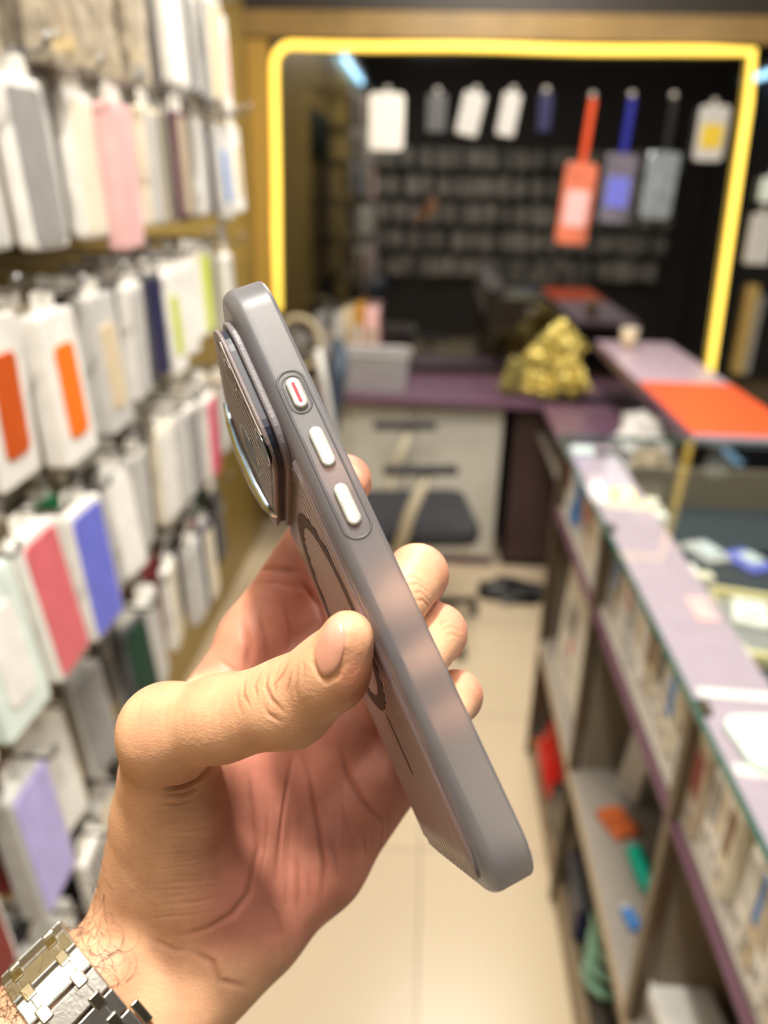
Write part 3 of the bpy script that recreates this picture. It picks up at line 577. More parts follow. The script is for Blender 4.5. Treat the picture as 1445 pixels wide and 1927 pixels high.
# ================================================================== PHONE CASE (millimetre design, metre geometry)
def rotv(v):
    v = np.array(v); th = np.linalg.norm(v)+1e-12; k = v/th
    K = np.array([[0, -k[2], k[1]], [k[2], 0, -k[0]], [-k[1], k[0], 0]])
    return np.eye(3)+np.sin(th)*K+(1-np.cos(th))*K@K
CB = rotv([-.276, -.124, .008])@np.array([[.411, 0, .911], [.911, 0, -.411], [0, 1, 0]])
u_, s_, vt_ = np.linalg.svd(CB); CB = u_@vt_
CC = np.array([-8.29, 19.67, 207.8])
CL, CW, CT, CR = 154.5, 76.5, 11.1, 12.0
FLIP = Matrix(((1, 0, 0, 0), (0, -1, 0, 0), (0, 0, -1, 0), (0, 0, 0, 1)))
def pose(B, c):
    m = Matrix([[B[i][0], B[i][1], B[i][2], c[i]/1000] for i in range(3)]+[[0, 0, 0, 1]])
    return CAMW @ FLIP @ m
CASEM = pose(CB, CC)
def to_case(p): return (np.array(p)-CC)@CB
def from_case(q): return CB@np.array(q)+CC
k = .001
def shell():
    bm = bmesh.new(); T2 = CT/2; th = 1.9
    prof = []
    re = 3.2
    prof.append((12, -T2)); prof.append((re+2.6, -T2)); prof.append((re+1.2, -T2+.1))
    for a in range(0, 91, 15):
        r = math.radians(a); prof.append((re-re*math.sin(r), -T2+re-re*math.cos(r)))
    prof += [(0, -T2*.2), (0, T2*.4), (0, T2-1.6)]
    for a in range(0, 91, 30):
        r = math.radians(a); prof.append((1.1-1.1*math.cos(r), T2-1.1+1.1*math.sin(r)))
    prof += [(1.7, T2-.1), (1.9, T2-.6), (1.4+.5, 0), (th, -T2+re), (th+1.2, -T2+th+1), (re+1, -T2+th), (12, -T2+th)]
    loops = loft_rr(bm, CL/2*k, CW/2*k, CR*k, [(d*k, h*k) for d, h in prof], 14, cap0=True, cap1=True)
    bmesh.ops.recalc_face_normals(bm, faces=bm.faces)
    return mesh_from(bm, 'case', True)
def frosted(name, col, rough=.5, trans=.7, vol=None, bump=.15):
    m = mat(name, col, rough, trans=trans, ior=1.42, noise=.03, nscale=60, bump=bump, bscale=2500)
    return m
m_case = frosted('frosted_case', (178, 177, 182), .40, .84, bump=.03)
case = obj('phone_case', shell(), m_case, label='translucent frosted grey phone case held edge-on in the hand', cat='phone case')
case.matrix_world = CASEM
md = case.modifiers.new('e', 'EDGE_SPLIT'); md.split_angle = math.radians(50)
# ribbed back panel: fine ridges running the length of the back
def ribbed():
    bm = bmesh.new(); T2 = CT/2; l0, l1 = -28.0, CL/2-4.0; wmax = CW/2-4.4; n = 17; sub = 6; R = 8
    cols = []
    ws = np.linspace(-wmax, wmax, n*sub+1)
    for w_ in ws:
        e = l1
        dd = abs(w_)-(wmax-R)
        if dd > 0: e = l1-R+math.sqrt(max(R*R-dd*dd, 0))
        h = .78*abs(math.sin(math.pi*(w_+wmax)/(2*wmax/n)))
        col = []
        for i in range(13):
            col.append(bm.verts.new(((l0+(e-l0)*i/12)*k, w_*k, (-T2-.06-h)*k)))
        cols.append(col)
    for a, b in zip(cols, cols[1:]):
        for i in range(12): bm.faces.new((a[i], a[i+1], b[i+1], b[i]))
    bmesh.ops.recalc_face_normals(bm, faces=bm.faces)
    r = bmesh.ops.solidify(bm, geom=bm.faces[:], thickness=.0002)
    return mesh_from(bm, 'ribs', True)
m_rib = frosted('ribbed_back', (184, 166, 174), .2, .25, bump=.03)
obj('ribbed_back', ribbed(), m_rib, case)
def annulus(cx_, r0, r1, z, h, n=64):
    bm = bmesh.new(); L = []
    for r, zz in ((r0, z), (r0, z-h), (r1, z-h), (r1, z)):
        L.append([bm.verts.new(((cx_+r*math.cos(2*math.pi*i/n))*k, r*math.sin(2*math.pi*i/n)*k, zz*k)) for i in range(n)])
    for a in range(4):
        for i in range(n): bm.faces.new((L[a][i], L[a][(i+1) % n], L[(a+1) % 4][(i+1) % n], L[(a+1) % 4][i]))
    bmesh.ops.recalc_face_normals(bm, faces=bm.faces); return mesh_from(bm, 'ann', False)
m_mag = mat('magnet_ring', (92, 80, 82), .7, noise=.05, spec=.15)
obj('magnet_ring', annulus(5, 24, 28.2, -CT/2-.25, .70), m_mag, case)
obj('magnet_bar', slab(8.0*k, 1.6*k, 1.2*k, .65*k, .1*k, 4, Matrix.Translation((42.5*k, -2.5*k, (-CT/2-.86)*k))), m_mag, case)
# camera plateau
m_lip = frosted('plateau_lip', (138, 130, 134), .4, .35)
def plateau(l0, l1, w0, w1, R, z0, z1, bev=.5):
    M = Matrix.Translation(((l0+l1)/2*k, (w0+w1)/2*k, -z1*k))
    return slab((l1-l0)/2*k, (w1-w0)/2*k, R*k, (z1-z0)*k, bev*k, 8, M)
T2 = CT/2
obj('plateau_base', plateau(-70.5, -28, -35.5, 35.5, 11, T2-.2, T2+1.9, .6), m_lip, case)
obj('plateau_recess', plateau(-69, -30, -34, 34, 10, T2+1.8, T2+3.6, .1), mat('recess_glass', (34, 38, 52), .4), case, label='dark glossy band round the camera plate')
pl = obj('camera_plate', plateau(-69.6, -29.4, -34.8, 34.8, 10.5, T2+3.55, T2+4.7, .4), frosted('camera_plate', (128, 116, 114), .38, .1), case)
bm = bmesh.new()
for i in range(16): bbox(bm, (-49.5*k, (-33+i*4.4)*k, (-T2-4.78)*k), ((37 if 1 < i < 14 else 26)*k, 1.7*k, .7*k), .15*k)
obj('plate_ridge', mesh_from(bm), frosted('plate_ridge', (170, 156, 152), .35, .1), pl)
m_lens = mat('lens_black', (8, 8, 10), .35, spec=.2)
for a, b, r in ((-56, -28.5, 4.0), (-35.5, -28.5, 4.6), (-46, 0, 7.5)):
    bm = bmesh.new(); tube_bm(bm, [(a*k, b*k, (-T2-4.4)*k), (a*k, b*k, (-T2-5.2)*k)], r*k, 32)
    bmesh.ops.recalc_face_normals(bm, faces=bm.faces); q = obj('lens_opening', mesh_from(bm, 'lens'), m_lens, pl)
    obj('lens_rim', tube([((a+r*math.cos(t*math.pi/18))*k, (b+r*math.sin(t*math.pi/18))*k, (-T2-5.15)*k) for t in range(36)], .16*k, 8, True), mat('chrome', (196, 204, 214), .16, metal=1), q)
bm = bmesh.new(); tube_bm(bm, [(-46.5*k, -29*k, (-T2-4.4)*k), (-46.5*k, -29*k, (-T2-5.0)*k)], 1.5*k, 20); bmesh.ops.recalc_face_normals(bm, faces=bm.faces); obj('flash_opening', mesh_from(bm), m_lens, pl)
# polished rail standing on the far half of the camera plate
rail = [(-68, 14, T2+4.6), (-62, 16, T2+5.6), (-54, 17, T2+6.2), (-42, 17, T2+6.2), (-34, 16, T2+5.6), (-29, 14, T2+4.2)]
bm = bmesh.new(); tube_bm(bm, [(a*k, b*k, -c*k) for a, b, c in rail], [1.2*k, 1.7*k, 2.0*k, 2.0*k, 1.7*k, 1.0*k], 14)
bmesh.ops.recalc_face_normals(bm, faces=bm.faces); obj('polished_rail', mesh_from(bm, 'rail', True), MATS['chrome'], case)
# side buttons in a shallow recess on the near long side
m_btn = mat('button_metal', (196, 192, 180), .36, metal=.45, noise=.04, nscale=500, bump=.1, bscale=900)
MS = Matrix.Translation((0, -CW/2*k, 0)) @ Matrix.Rotation(math.pi/2, 4, 'X')      # z of the slab points out of the side
def btn(l, t, hl, name, lab=None):
    return obj(name, slab(hl*k, 1.72*k, 1.68*k, 1.5*k, .55*k, 8, Matrix.Translation((l*k, -CW/2*k+.3*k, t*k)) @ Matrix.Rotation(math.pi/2, 4, 'X')), m_btn, case, smooth=False, label=lab)
def side_l(u, v):
    "length coordinate on the near side under a pixel"
    d = np.array([(u-CX)/FPX, (v-CY)/FPX, 1.0]); n = CB[:, 1]; p0 = CC+CB[:, 1]*(-CW/2)
    s = (p0@n)/(d@n); return to_case(d*s)
BT = {}
for nm, (a, b) in {'action_button': ((547, 714), (570, 770)), 'volume_button': ((591, 805), (621, 880)), 'volume_button_': ((636, 912), (671, 989))}.items():
    qa, qb = side_l(*a), side_l(*b); BT[nm] = ((qa[0]+qb[0])/2, (qa[2]+qb[2])/2, (qb[0]-qa[0])/2)
print('BUTTONS', BT)
ab = btn(*BT['action_button'], 'action_button'); btn(*BT['volume_button'], 'volume_button'); btn(*BT['volume_button_'], 'volume_button')
l_, t_, h_ = BT['action_button']
obj('red_mark', slab((h_-1.3)*k, .42*k, .4*k, .22*k, .05*k, 4, Matrix.Translation((l_*k, -CW/2*k-1.12*k, t_*k)) @ Matrix.Rotation(math.pi/2, 4, 'X')), mat('mark_red', (176, 16, 38), .5), ab, label='thin red line engraved along the action button')
la, lb = BT['action_button'][0]-6.2, BT['volume_button_'][0]+8.2; tt = (BT['action_button'][1]+BT['volume_button_'][1])/2
pts = [(( (la+lb)/2+x)*k, -CW/2*k-.05*k, (tt+y)*k) for x, y in rrect((lb-la)/2, 3.3, 3.2, 10)]
obj('button_recess_rim', tube(pts, .36*k, 8, True), m_case, case)
pts = [((BT['action_button'][0]+x)*k, -CW/2*k, (BT['action_button'][1]+y)*k) for x, y in rrect(h_+.9, 2.5, 2.4, 8)]
obj('button_collar', tube(pts, .3*k, 8, True), m_case, ab)
# ================================================================== HAND
def smin(a, b, kk):
    h = np.clip(.5+.5*(b-a)/kk, 0, 1)
    return b+(a-b)*h-kk*h*(1-h)
class Field:
    def __init__(s, lo, hi, d):
        s.lo = np.array(lo, float); s.d = d; s.n = np.ceil((np.array(hi)-lo)/d).astype(int)+1
        s.f = np.full(s.n, 40., np.float32)
        s.ax = [(s.lo[i]+d*np.arange(s.n[i])).astype(np.float32) for i in range(3)]
    def win(s, lo, hi):
        a = np.clip(np.floor((lo-s.lo)/s.d).astype(int), 0, s.n-1); b = np.clip(np.ceil((hi-s.lo)/s.d).astype(int)+1, 1, s.n)
        return tuple(slice(a[i], b[i]) for i in range(3))
    def coords(s, W): return np.meshgrid(*[s.ax[i][W[i]] for i in range(3)], indexing='ij')
    def cone(s, p, q, r0, r1, kk, neg=False):
        p = np.array(p, float); q = np.array(q, float); m = max(r0, r1)+kk+4
        W = s.win(np.minimum(p, q)-m, np.maximum(p, q)+m)
        if min(x.stop-x.start for x in W) <= 0: return
        X, Y, Z = s.coords(W); d = q-p; L = d@d
        t = np.clip(((X-p[0])*d[0]+(Y-p[1])*d[1]+(Z-p[2])*d[2])/L, 0, 1)
        D = np.sqrt((X-p[0]-t*d[0])**2+(Y-p[1]-t*d[1])**2+(Z-p[2]-t*d[2])**2)-(r0+(r1-r0)*t)
        s.f[W] = smin(s.f[W], D, kk) if not neg else -smin(-s.f[W], D, kk)
    def ell(s, c, R, A, kk, neg=False):
        "A: 3x3 rows are the axes"
        c = np.array(c, float); R = np.array(R, float); A = np.array(A, float); m = R.max()+kk+4
        W = s.win(c-m, c+m)
        if min(x.stop-x.start for x in W) <= 0: return
        X, Y, Z = s.coords(W); P_ = np.stack([X-c[0], Y-c[1], Z-c[2]], -1)@A.T.astype(np.float32)
        q = np.sqrt(((P_/R)**2).sum(-1)); q2 = np.sqrt(((P_/R**2)**2).sum(-1))+1e-6
        D = q*(q-1)/q2
        s.f[W] = smin(s.f[W], D, kk) if not neg else -smin(-s.f[W], D, kk)
def surface_nets(F):
    f = F.f; ins = f < 0; n = f.shape
    c = ins[:-1, :-1, :-1].astype(np.int8)
    cnt = np.zeros((n[0]-1, n[1]-1, n[2]-1), np.int8)
    for i in (0, 1):
        for j in (0, 1):
            for l in (0, 1): cnt += ins[i:n[0]-1+i, j:n[1]-1+j, l:n[2]-1+l]
    act = (cnt > 0) & (cnt < 8); idx = np.argwhere(act); N = len(idx)
    acc = np.zeros((N, 3)); num = np.zeros(N)
    for a in range(3):
        o = [b for b in range(3) if b != a]
        for u in (0, 1):
            for v in (0, 1):
                off = np.zeros(3, int); off[o[0]] = u; off[o[1]] = v
                p = idx+off; q = p.copy(); q[:, a] += 1
                fa = f[tuple(p.T)]; fb = f[tuple(q.T)]; m = (fa < 0) != (fb < 0)
                t = np.where(m, fa/(fa-fb+1e-12), 0)
                pt = off+np.zeros((N, 3)); pt[:, a] += t
                acc[m] += pt[m]; num += m
    V = (idx+acc/num[:, None])*F.d+F.lo
    ids = -np.ones(act.shape, np.int64); ids[tuple(idx.T)] = np.arange(N)
    Q = []
    for a in range(3):
        sl0 = [slice(1, -1)]*3; sl0[a] = slice(0, -1); sl1 = list(sl0); sl1[a] = slice(1, None)
        A = ins[tuple(sl0)]; B = ins[tuple(sl1)]
        o = [(a+1) % 3, (a+2) % 3]
        for flip, m in ((False, A & ~B), (True, ~A & B)):
            e = np.argwhere(m)
            for b in range(3):
                if b != a: e[:, b] += 1
            def g(du, dv):
                x = e.copy(); x[:, o[0]] += du; x[:, o[1]] += dv; return ids[tuple(x.T)]
            q = np.stack([g(-1, -1), g(0, -1), g(0, 0), g(-1, 0)], 1)
            Q.append(q[:, ::-1] if flip else q)
    Q = np.concatenate(Q); Q = Q[(Q >= 0).all(1)]
    return V, Q
I3 = np.eye(3)
# fingers: MCP, PIP, then DIP and tip placed in the case's own frame so that they curl over its open edge
FING = {
 'index':  dict(mcp=PX(478, 1198, 257), pip=from_case((-35, 50, 14)), dip=from_case((-33, 20, 13.5)), tip=from_case((-27, 2, 9.5)), r=(10.6, 9.2, 8.3, 6.6)),
 'middle': dict(mcp=PX(562, 1285, 259), pip=PX(772, 1098, 254), dip=PX(785, 1082, 217), tip=PX(735, 1162, 193), r=(10.6, 9.2, 8.7, 6.8)),
 'ring':   dict(mcp=PX(640, 1378, 260), pip=PX(812, 1208, 253), dip=PX(822, 1192, 217), tip=PX(778, 1262, 194), r=(10.2, 8.8, 8.4, 6.7)),
 'pinky':  dict(mcp=PX(716, 1470, 259), pip=PX(852, 1322, 250), dip=PX(859, 1310, 217), tip=PX(824, 1368, 197), r=(9.4, 7.8, 7.2, 6.0)),
}
for n_, q in FING.items():
    print('FINGER', n_, {a: to_case(q[a]).round(1).tolist() for a in ('mcp', 'pip', 'dip', 'tip')})
def build_hand():
    F = Field((-175, -30, 150), (40, 250, 292), 1.0)
    # palm and wrist
    F.cone(PX(478, 1198, 257), PX(350, 1650, 250), 10.6, 15, 1)
    F.cone(PX(562, 1285, 258), PX(395, 1690, 250), 11.5, 15.5, 7)
    F.cone(PX(640, 1378, 258), PX(440, 1715, 250), 11, 15.5, 7)
    F.cone(PX(718, 1474, 256), PX(597, 1617, 252), 12.2, 15.5, 7)
    F.cone(PX(597, 1617, 252), PX(474, 1742, 248), 15.5, 16, 6)
    F.cone(PX(474, 1742, 247), PX(402, 1800, 243), 16, 17, 6)
    # forearm
    F.cone(PX(300, 1765, 243), PX(147, 1889, 228), 17.5, 17.3, 8)
    F.cone(PX(147, 1889, 228), PX(-330, 2290, 188), 17.3, 20, 6)
    F.cone(PX(392, 1806, 243), PX(243, 1995, 228), 18, 17.3, 6)
    F.cone(PX(243, 1995, 228), PX(-200, 2500, 188), 17.3, 20, 6)
    # thumb column
    F.cone(PX(265, 1690, 242), PX(300, 1530, 226), 14, 12.5, 8)
    F.cone(PX(300, 1530, 226), PX(312, 1375, 205), 12.5, 10.8, 6)
    F.ell(PX(385, 1580, 238), (24, 31, 19), I3, 9)
    F.cone(PX(330, 1450, 222), PX(440, 1560, 236), 12, 13, 8)
    F.cone(PX(318, 1385, 210), PX(400, 1310, 250), 9, 9, 7)       # first web towards the index metacarpal
    F.cone(PX(400, 1330, 250), PX(462, 1230, 254), 9, 10, 5)
    F.cone(PX(520, 1140, 261), PX(640, 1215, 263), 8.5, 9, 4)
    F.cone(PX(548, 1240, 261), PX(618, 1085, 270), 9.5, 8.5, 4)
    # fingers
    for n_, q in FING.items():
        G = Field((-70, -30, 180), (40, 110, 285), 1.0)
        kk = 2.0
        G.cone(q['mcp'], q['pip'], q['r'][0], q['r'][1], kk); G.cone(q['pip'], q['dip'], q['r'][1]-.6, q['r'][2], kk)
        G.cone(q['dip'], q['tip'], q['r'][2]-.2, q['r'][3], kk)
        a = np.round((G.lo-F.lo)/F.d).astype(int)
        W = tuple(slice(a[i], min(a[i]+G.n[i], F.n[i])) for i in range(3)); g = G.f[:W[0].stop-W[0].start, :W[1].stop-W[1].start, :W[2].stop-W[2].start]
        # blend strongly near the palm, hardly at all between the curled fingers
        X, Y, Z = F.coords(W); m = q['mcp']; dist = np.sqrt((X-m[0])**2+(Y-m[1])**2+(Z-m[2])**2)
        kf = np.clip(5.5-(dist-12)*.28, .8, 5.5)
        F.f[W] = smin(F.f[W], g, kf)
    # thumb beyond the knuckle: small blend so that it stands clear of the palm
    T = Field((-90, 20, 150), (10, 110, 225), 1.0)
    T.cone(PX(312, 1375, 205), PX(415, 1352, 196), 10.9, 10.2, 3)
    T.cone(PX(415, 1352, 196), PX(545, 1322, 186), 10.2, 10.4, 5)
    T.cone(PX(545, 1322, 186), PX(622, 1264, 177), 10.2, 8.9, 4)
    T.cone(PX(622, 1264, 177), PX(654, 1199, 170), 8.7, 5.9, 3)
    T.ell(PX(653, 1240, 171), (5, 9, 6), I3, 3)
    a = np.round((T.lo-F.lo)/F.d).astype(int); W = tuple(slice(a[i], a[i]+T.n[i]) for i in range(3))
    X, Y, Z = F.coords(W); m = PX(312, 1375, 205); dist = np.sqrt((X-m[0])**2+(Y-m[1])**2+(Z-m[2])**2)
    F.f[W] = smin(F.f[W], T.f, np.clip(9-(dist-10)*.35, 1.2, 9))
    # hollow of the palm
    F.ell(PX(560, 1500, 222), (16, 36, 11), np.array([[.86, .5, 0], [-.5, .86, 0], [0, 0, 1]]), 10, neg=True)
    V, Q = surface_nets(F)
    return V, Q
V, Q = build_hand()
print('HAND', V.shape, Q.shape)
me = bpy.data.meshes.new('hand')
me.from_pydata((V*.001).tolist(), [], Q.tolist())
tmp = bpy.data.objects.new('tmp', me); COL.objects.link(tmp)
m1 = tmp.modifiers.new('s', 'SMOOTH'); m1.factor = .6; m1.iterations = 5
m2 = tmp.modifiers.new('d', 'SUBSURF'); m2.levels = 1
bpy.context.view_layer.update()
me2 = bpy.data.meshes.new_from_object(tmp.evaluated_get(bpy.context.evaluated_depsgraph_get()))
bpy.data.objects.remove(tmp)
nv = len(me2.vertices); co = np.empty(nv*3, np.float32); me2.vertices.foreach_get('co', co); co = co.reshape(-1, 3)*1000
nrm = np.empty(nv*3, np.float32); me2.vertices.foreach_get('normal', nrm); nrm = nrm.reshape(-1, 3)
print('HAND2', nv)
npoly = len(me2.polygons); li = np.empty(npoly*4, np.int32); me2.polygons.foreach_get('vertices', li)
bvh = BVHTree.FromPolygons(co.tolist(), li.reshape(-1, 4).tolist())
def hit(u, v):
    d = Vector(((u-CX)/FPX, (v-CY)/FPX, 1)).normalized()
    p, n, i, dist = bvh.ray_cast(Vector((0, 0, 0)), d)
    return p, n
CREASES = [  # (points in photo pixels, depth mm, sigma mm, darkness)
 ([(565, 1400), (584, 1473), (599, 1560), (609, 1628), (604, 1715)], .75, .8, .42),
 ([(553, 1405), (542, 1470), (531, 1545), (521, 1642), (517, 1676)], .7, .8, .38),
 ([(638, 1400), (655, 1460), (681, 1507), (725, 1555)], .8, .9, .42),
 ([(470, 1440), (478, 1511), (488, 1594), (468, 1681), (439, 1720), (391, 1749), (320, 1765)], .7, 1.2, .25),
 ([(402, 1438), (386, 1453), (366, 1473), (335, 1484), (305, 1485)], 1.5, 1.3, .35),
 ([(380, 1478), (345, 1496), (306, 1497)], .8, .9, .15),
 ([(372, 1500), (340, 1517), (300, 1516)], .5, .8, .12),
 ([(357, 1788), (400, 1812), (415, 1846), (468, 1860)], .8, .9, .28),
 ([(282, 1765), (330, 1790), (357, 1788)], .4, .8, .1),
 ([(560, 1600), (560, 1739)], .45, .7, .25), ([(540, 1640), (538, 1710)], .3, .6, .15), ([(578, 1640), (584, 1700)], .3, .6, .15),
 ([(615, 1560), (632, 1620), (636, 1660)], .4, .7, .2), ([(640, 1500), (662, 1590)], .35, .7, .18), ([(680, 1560), (690, 1620)], .3, .6, .15),
 ([(506, 1520), (500, 1600), (478, 1700)], .3, .7, .12), ([(498, 1700), (520, 1720), (530, 1760)], .3, .6, .12),
 ([(461, 1276), (458, 1307), (473, 1334)], 0.34, 0.42, 0.48), ([(490, 1266), (479, 1291), (486, 1318)], 0.28, 0.42, 0.40),
 ([(506, 1262), (500, 1291), (511, 1316), (536, 1342)], 0.44, 0.47, 0.64), ([(544, 1243), (531, 1270), (517, 1287), (518, 1310)], 0.36, 0.42, 0.58),
 ([(548, 1264), (538, 1309)], 0.32, 0.38, 0.48), ([(560, 1250), (556, 1300), (562, 1325)], .3, .5, .2), ([(572, 1245), (570, 1290)], .22, .45, .12), ([(527, 1250), (514, 1278)], .3, .45, .22), ([(495, 1325), (505, 1345), (530, 1360)], .3, .5, .15),
 ([(445, 1300), (448, 1330), (460, 1350)], .22, .5, .1),
 ([(469, 1075), (511, 1069), (570, 1076)], .6, .9, .3), ([(455, 1100), (520, 1096), (580, 1110)], .3, .8, .15),
 ([(455, 1170), (469, 1216), (465, 1270)], .9, 1.3, .25), ([(485, 1140), (500, 1200), (505, 1260)], .45, .9, .2), ([(530, 1130), (545, 1190), (540, 1240)], .4, .8, .18),
 ([(560, 1090), (600, 1140), (612, 1190)], .6, 1., .25), ([(410, 1240), (440, 1262), (452, 1275)], .3, .8, .12),
 ([(752, 1092), (779, 1084), (806, 1104)], .18, .45, .2), ([(760, 1103), (785, 1097), (812, 1118)], .2, .45, .22), ([(770, 1117), (792, 1114), (812, 1136)], .18, .45, .2), ([(778, 1130), (797, 1130), (810, 1148)], .25, .45, .15),
 ([(826, 1188), (848, 1178), (866, 1188)], .12, .45, .14), ([(830, 1200), (852, 1192), (870, 1204)], .13, .45, .14), ([(824, 1176), (845, 1168)], .22, .45, .1),
 ([(590, 1216), (588, 1245), (598, 1268), (612, 1282), (634, 1272), (652, 1240)], .4, .6, .12),
]
rn = random.Random(2)
for i in range(26):      # fine skin lines over the ball of the thumb
    y = 1500+i*9+rn.uniform(-4, 4); x0 = 285+rn.uniform(-20, 30); x1 = 430+rn.uniform(-40, 30)
    CREASES.append(([(x0, y+8), ((x0+x1)/2, y+rn.uniform(0, 8)), (x1, y-10-rn.uniform(0, 14))], (.07+rn.random()*.07), .5, .07))
for i in range(16):      # fine lines fanning over the palm
    x = 515+i*14+rn.uniform(-5, 5); CREASES.append(([(x, 1480+rn.uniform(-40, 20)), (x+6, 1560), (x-2, 1640+rn.uniform(-20, 40))], .14, .5, .06))
for i in range(12):      # thumb shaft, fine lines
    x = 262+i*17; CREASES.append(([(x+6, 1310+rn.uniform(-8, 8)), (x-2, 1352), (x+rn.uniform(-6, 10), 1398)], .07, .45, .03))
dark = np.zeros(nv, np.float32); disp = np.zeros(nv, np.float32)
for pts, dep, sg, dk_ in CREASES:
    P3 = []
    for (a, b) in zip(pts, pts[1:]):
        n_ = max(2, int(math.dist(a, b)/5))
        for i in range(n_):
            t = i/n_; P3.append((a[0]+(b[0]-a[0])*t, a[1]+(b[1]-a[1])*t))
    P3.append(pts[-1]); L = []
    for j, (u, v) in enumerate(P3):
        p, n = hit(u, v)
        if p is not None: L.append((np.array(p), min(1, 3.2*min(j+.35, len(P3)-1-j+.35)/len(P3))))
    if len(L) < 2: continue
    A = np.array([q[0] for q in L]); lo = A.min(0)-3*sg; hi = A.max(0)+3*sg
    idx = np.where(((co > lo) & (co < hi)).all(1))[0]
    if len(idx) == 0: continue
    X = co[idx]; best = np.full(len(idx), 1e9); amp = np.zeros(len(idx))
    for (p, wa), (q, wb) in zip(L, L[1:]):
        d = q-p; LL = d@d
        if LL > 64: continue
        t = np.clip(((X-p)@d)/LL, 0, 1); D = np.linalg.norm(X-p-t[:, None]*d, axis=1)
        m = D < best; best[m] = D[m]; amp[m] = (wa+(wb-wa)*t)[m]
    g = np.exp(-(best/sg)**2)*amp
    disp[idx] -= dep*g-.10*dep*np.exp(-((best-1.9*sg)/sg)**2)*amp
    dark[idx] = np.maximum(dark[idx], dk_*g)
co2 = co+nrm*disp[:, None]
me2.vertices.foreach_set('co', (co2*.001).ravel()); me2.update()
# pigment: warm tan outside, pink palm, darker creases
uu = co[:, 0]/co[:, 2]*FPX+CX; vv = co[:, 1]/co[:, 2]*FPX+CY
def ss(x, a, b):
    t = np.clip((x-a)/(b-a), 0, 1); return t*t*(3-2*t)
palm = ss(co[:, 2], 203, 222)*ss(uu+.12*(vv-1400), 330, 480)*(1-ss(vv, 1745, 1850))*ss(-nrm[:, 2], -.3, .3)
palm = np.maximum(palm, .75*ss(co[:, 2], 236, 246)*(1-ss(vv, 1300, 1400))*ss(-nrm[:, 2], -.3, .3))
tipr = .55*ss(uu, 600, 670)*ss(vv, 1190, 1280)*(co[:, 2] < 200)
tipr = np.clip(tipr*(uu < 715), 0, 1)
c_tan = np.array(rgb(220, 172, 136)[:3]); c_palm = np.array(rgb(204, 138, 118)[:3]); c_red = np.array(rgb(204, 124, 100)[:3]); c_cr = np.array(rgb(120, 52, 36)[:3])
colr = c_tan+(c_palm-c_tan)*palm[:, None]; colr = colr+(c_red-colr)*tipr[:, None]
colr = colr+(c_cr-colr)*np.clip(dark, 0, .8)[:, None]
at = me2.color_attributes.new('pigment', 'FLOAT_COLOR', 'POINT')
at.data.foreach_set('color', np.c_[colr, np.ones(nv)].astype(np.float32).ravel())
ms = mat('skin', (222, 170, 126), .46, spec=.4); nt = ms.node_tree; b = nt.nodes['Principled BSDF']
va = nt.nodes.new('ShaderNodeVertexColor'); va.layer_name = 'pigment'
tc = nt.nodes.new('ShaderNodeTexCoord'); nz = nt.nodes.new('ShaderNodeTexNoise'); nz.inputs['Scale'].default_value = 90; nz.inputs['Detail'].default_value = 5
nt.links.new(tc.outputs['Object'], nz.inputs['Vector'])
mx = nt.nodes.new('ShaderNodeMix'); mx.data_type = 'RGBA'; mx.blend_type = 'MULTIPLY'; mx.inputs[0].default_value = 1
rp = nt.nodes.new('ShaderNodeValToRGB'); rp.color_ramp.elements[0].color = (.84, .76, .74, 1); rp.color_ramp.elements[1].color = (1.08, 1.05, 1.03, 1); rp.color_ramp.elements[0].position = .3; rp.color_ramp.elements[1].position = .7
nt.links.new(nz.outputs['Fac'], rp.inputs[0]); nt.links.new(va.outputs[0], mx.inputs[6]); nt.links.new(rp.outputs[0], mx.inputs[7]); nt.links.new(mx.outputs[2], b.inputs['Base Color'])
b.inputs['Subsurface Weight'].default_value = .22; b.inputs['Subsurface Radius'].default_value = (.006, .0022, .0012); b.inputs['Subsurface Scale'].default_value = .8
vo = nt.nodes.new('ShaderNodeTexVoronoi'); vo.inputs['Scale'].default_value = 1500; mp = nt.nodes.new('ShaderNodeMapping'); mp.inputs['Scale'].default_value = (.45, 1, 1); mp.inputs['Rotation'].default_value = (0, 0, .5)
nt.links.new(tc.outputs['Object'], mp.inputs[0]); nt.links.new(mp.outputs[0], vo.inputs['Vector'])
n3 = nt.nodes.new('ShaderNodeTexNoise'); n3.inputs['Scale'].default_value = 500; n3.inputs['Detail'].default_value = 4; nt.links.new(mp.outputs[0], n3.inputs['Vector'])
ad = nt.nodes.new('ShaderNodeMath'); ad.operation = 'ADD'; nt.links.new(vo.outputs['Distance'], ad.inputs[0]); nt.links.new(n3.outputs['Fac'], ad.inputs[1])
bp = nt.nodes.new('ShaderNodeBump'); bp.inputs['Strength'].default_value = .17; bp.inputs['Distance'].default_value = .0004
nt.links.new(ad.outputs[0], bp.inputs['Height']); nt.links.new(bp.outputs[0], b.inputs['Normal'])
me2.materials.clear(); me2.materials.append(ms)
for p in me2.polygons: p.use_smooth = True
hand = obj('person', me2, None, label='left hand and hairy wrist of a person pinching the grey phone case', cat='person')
hand.matrix_world = CAMW @ FLIP
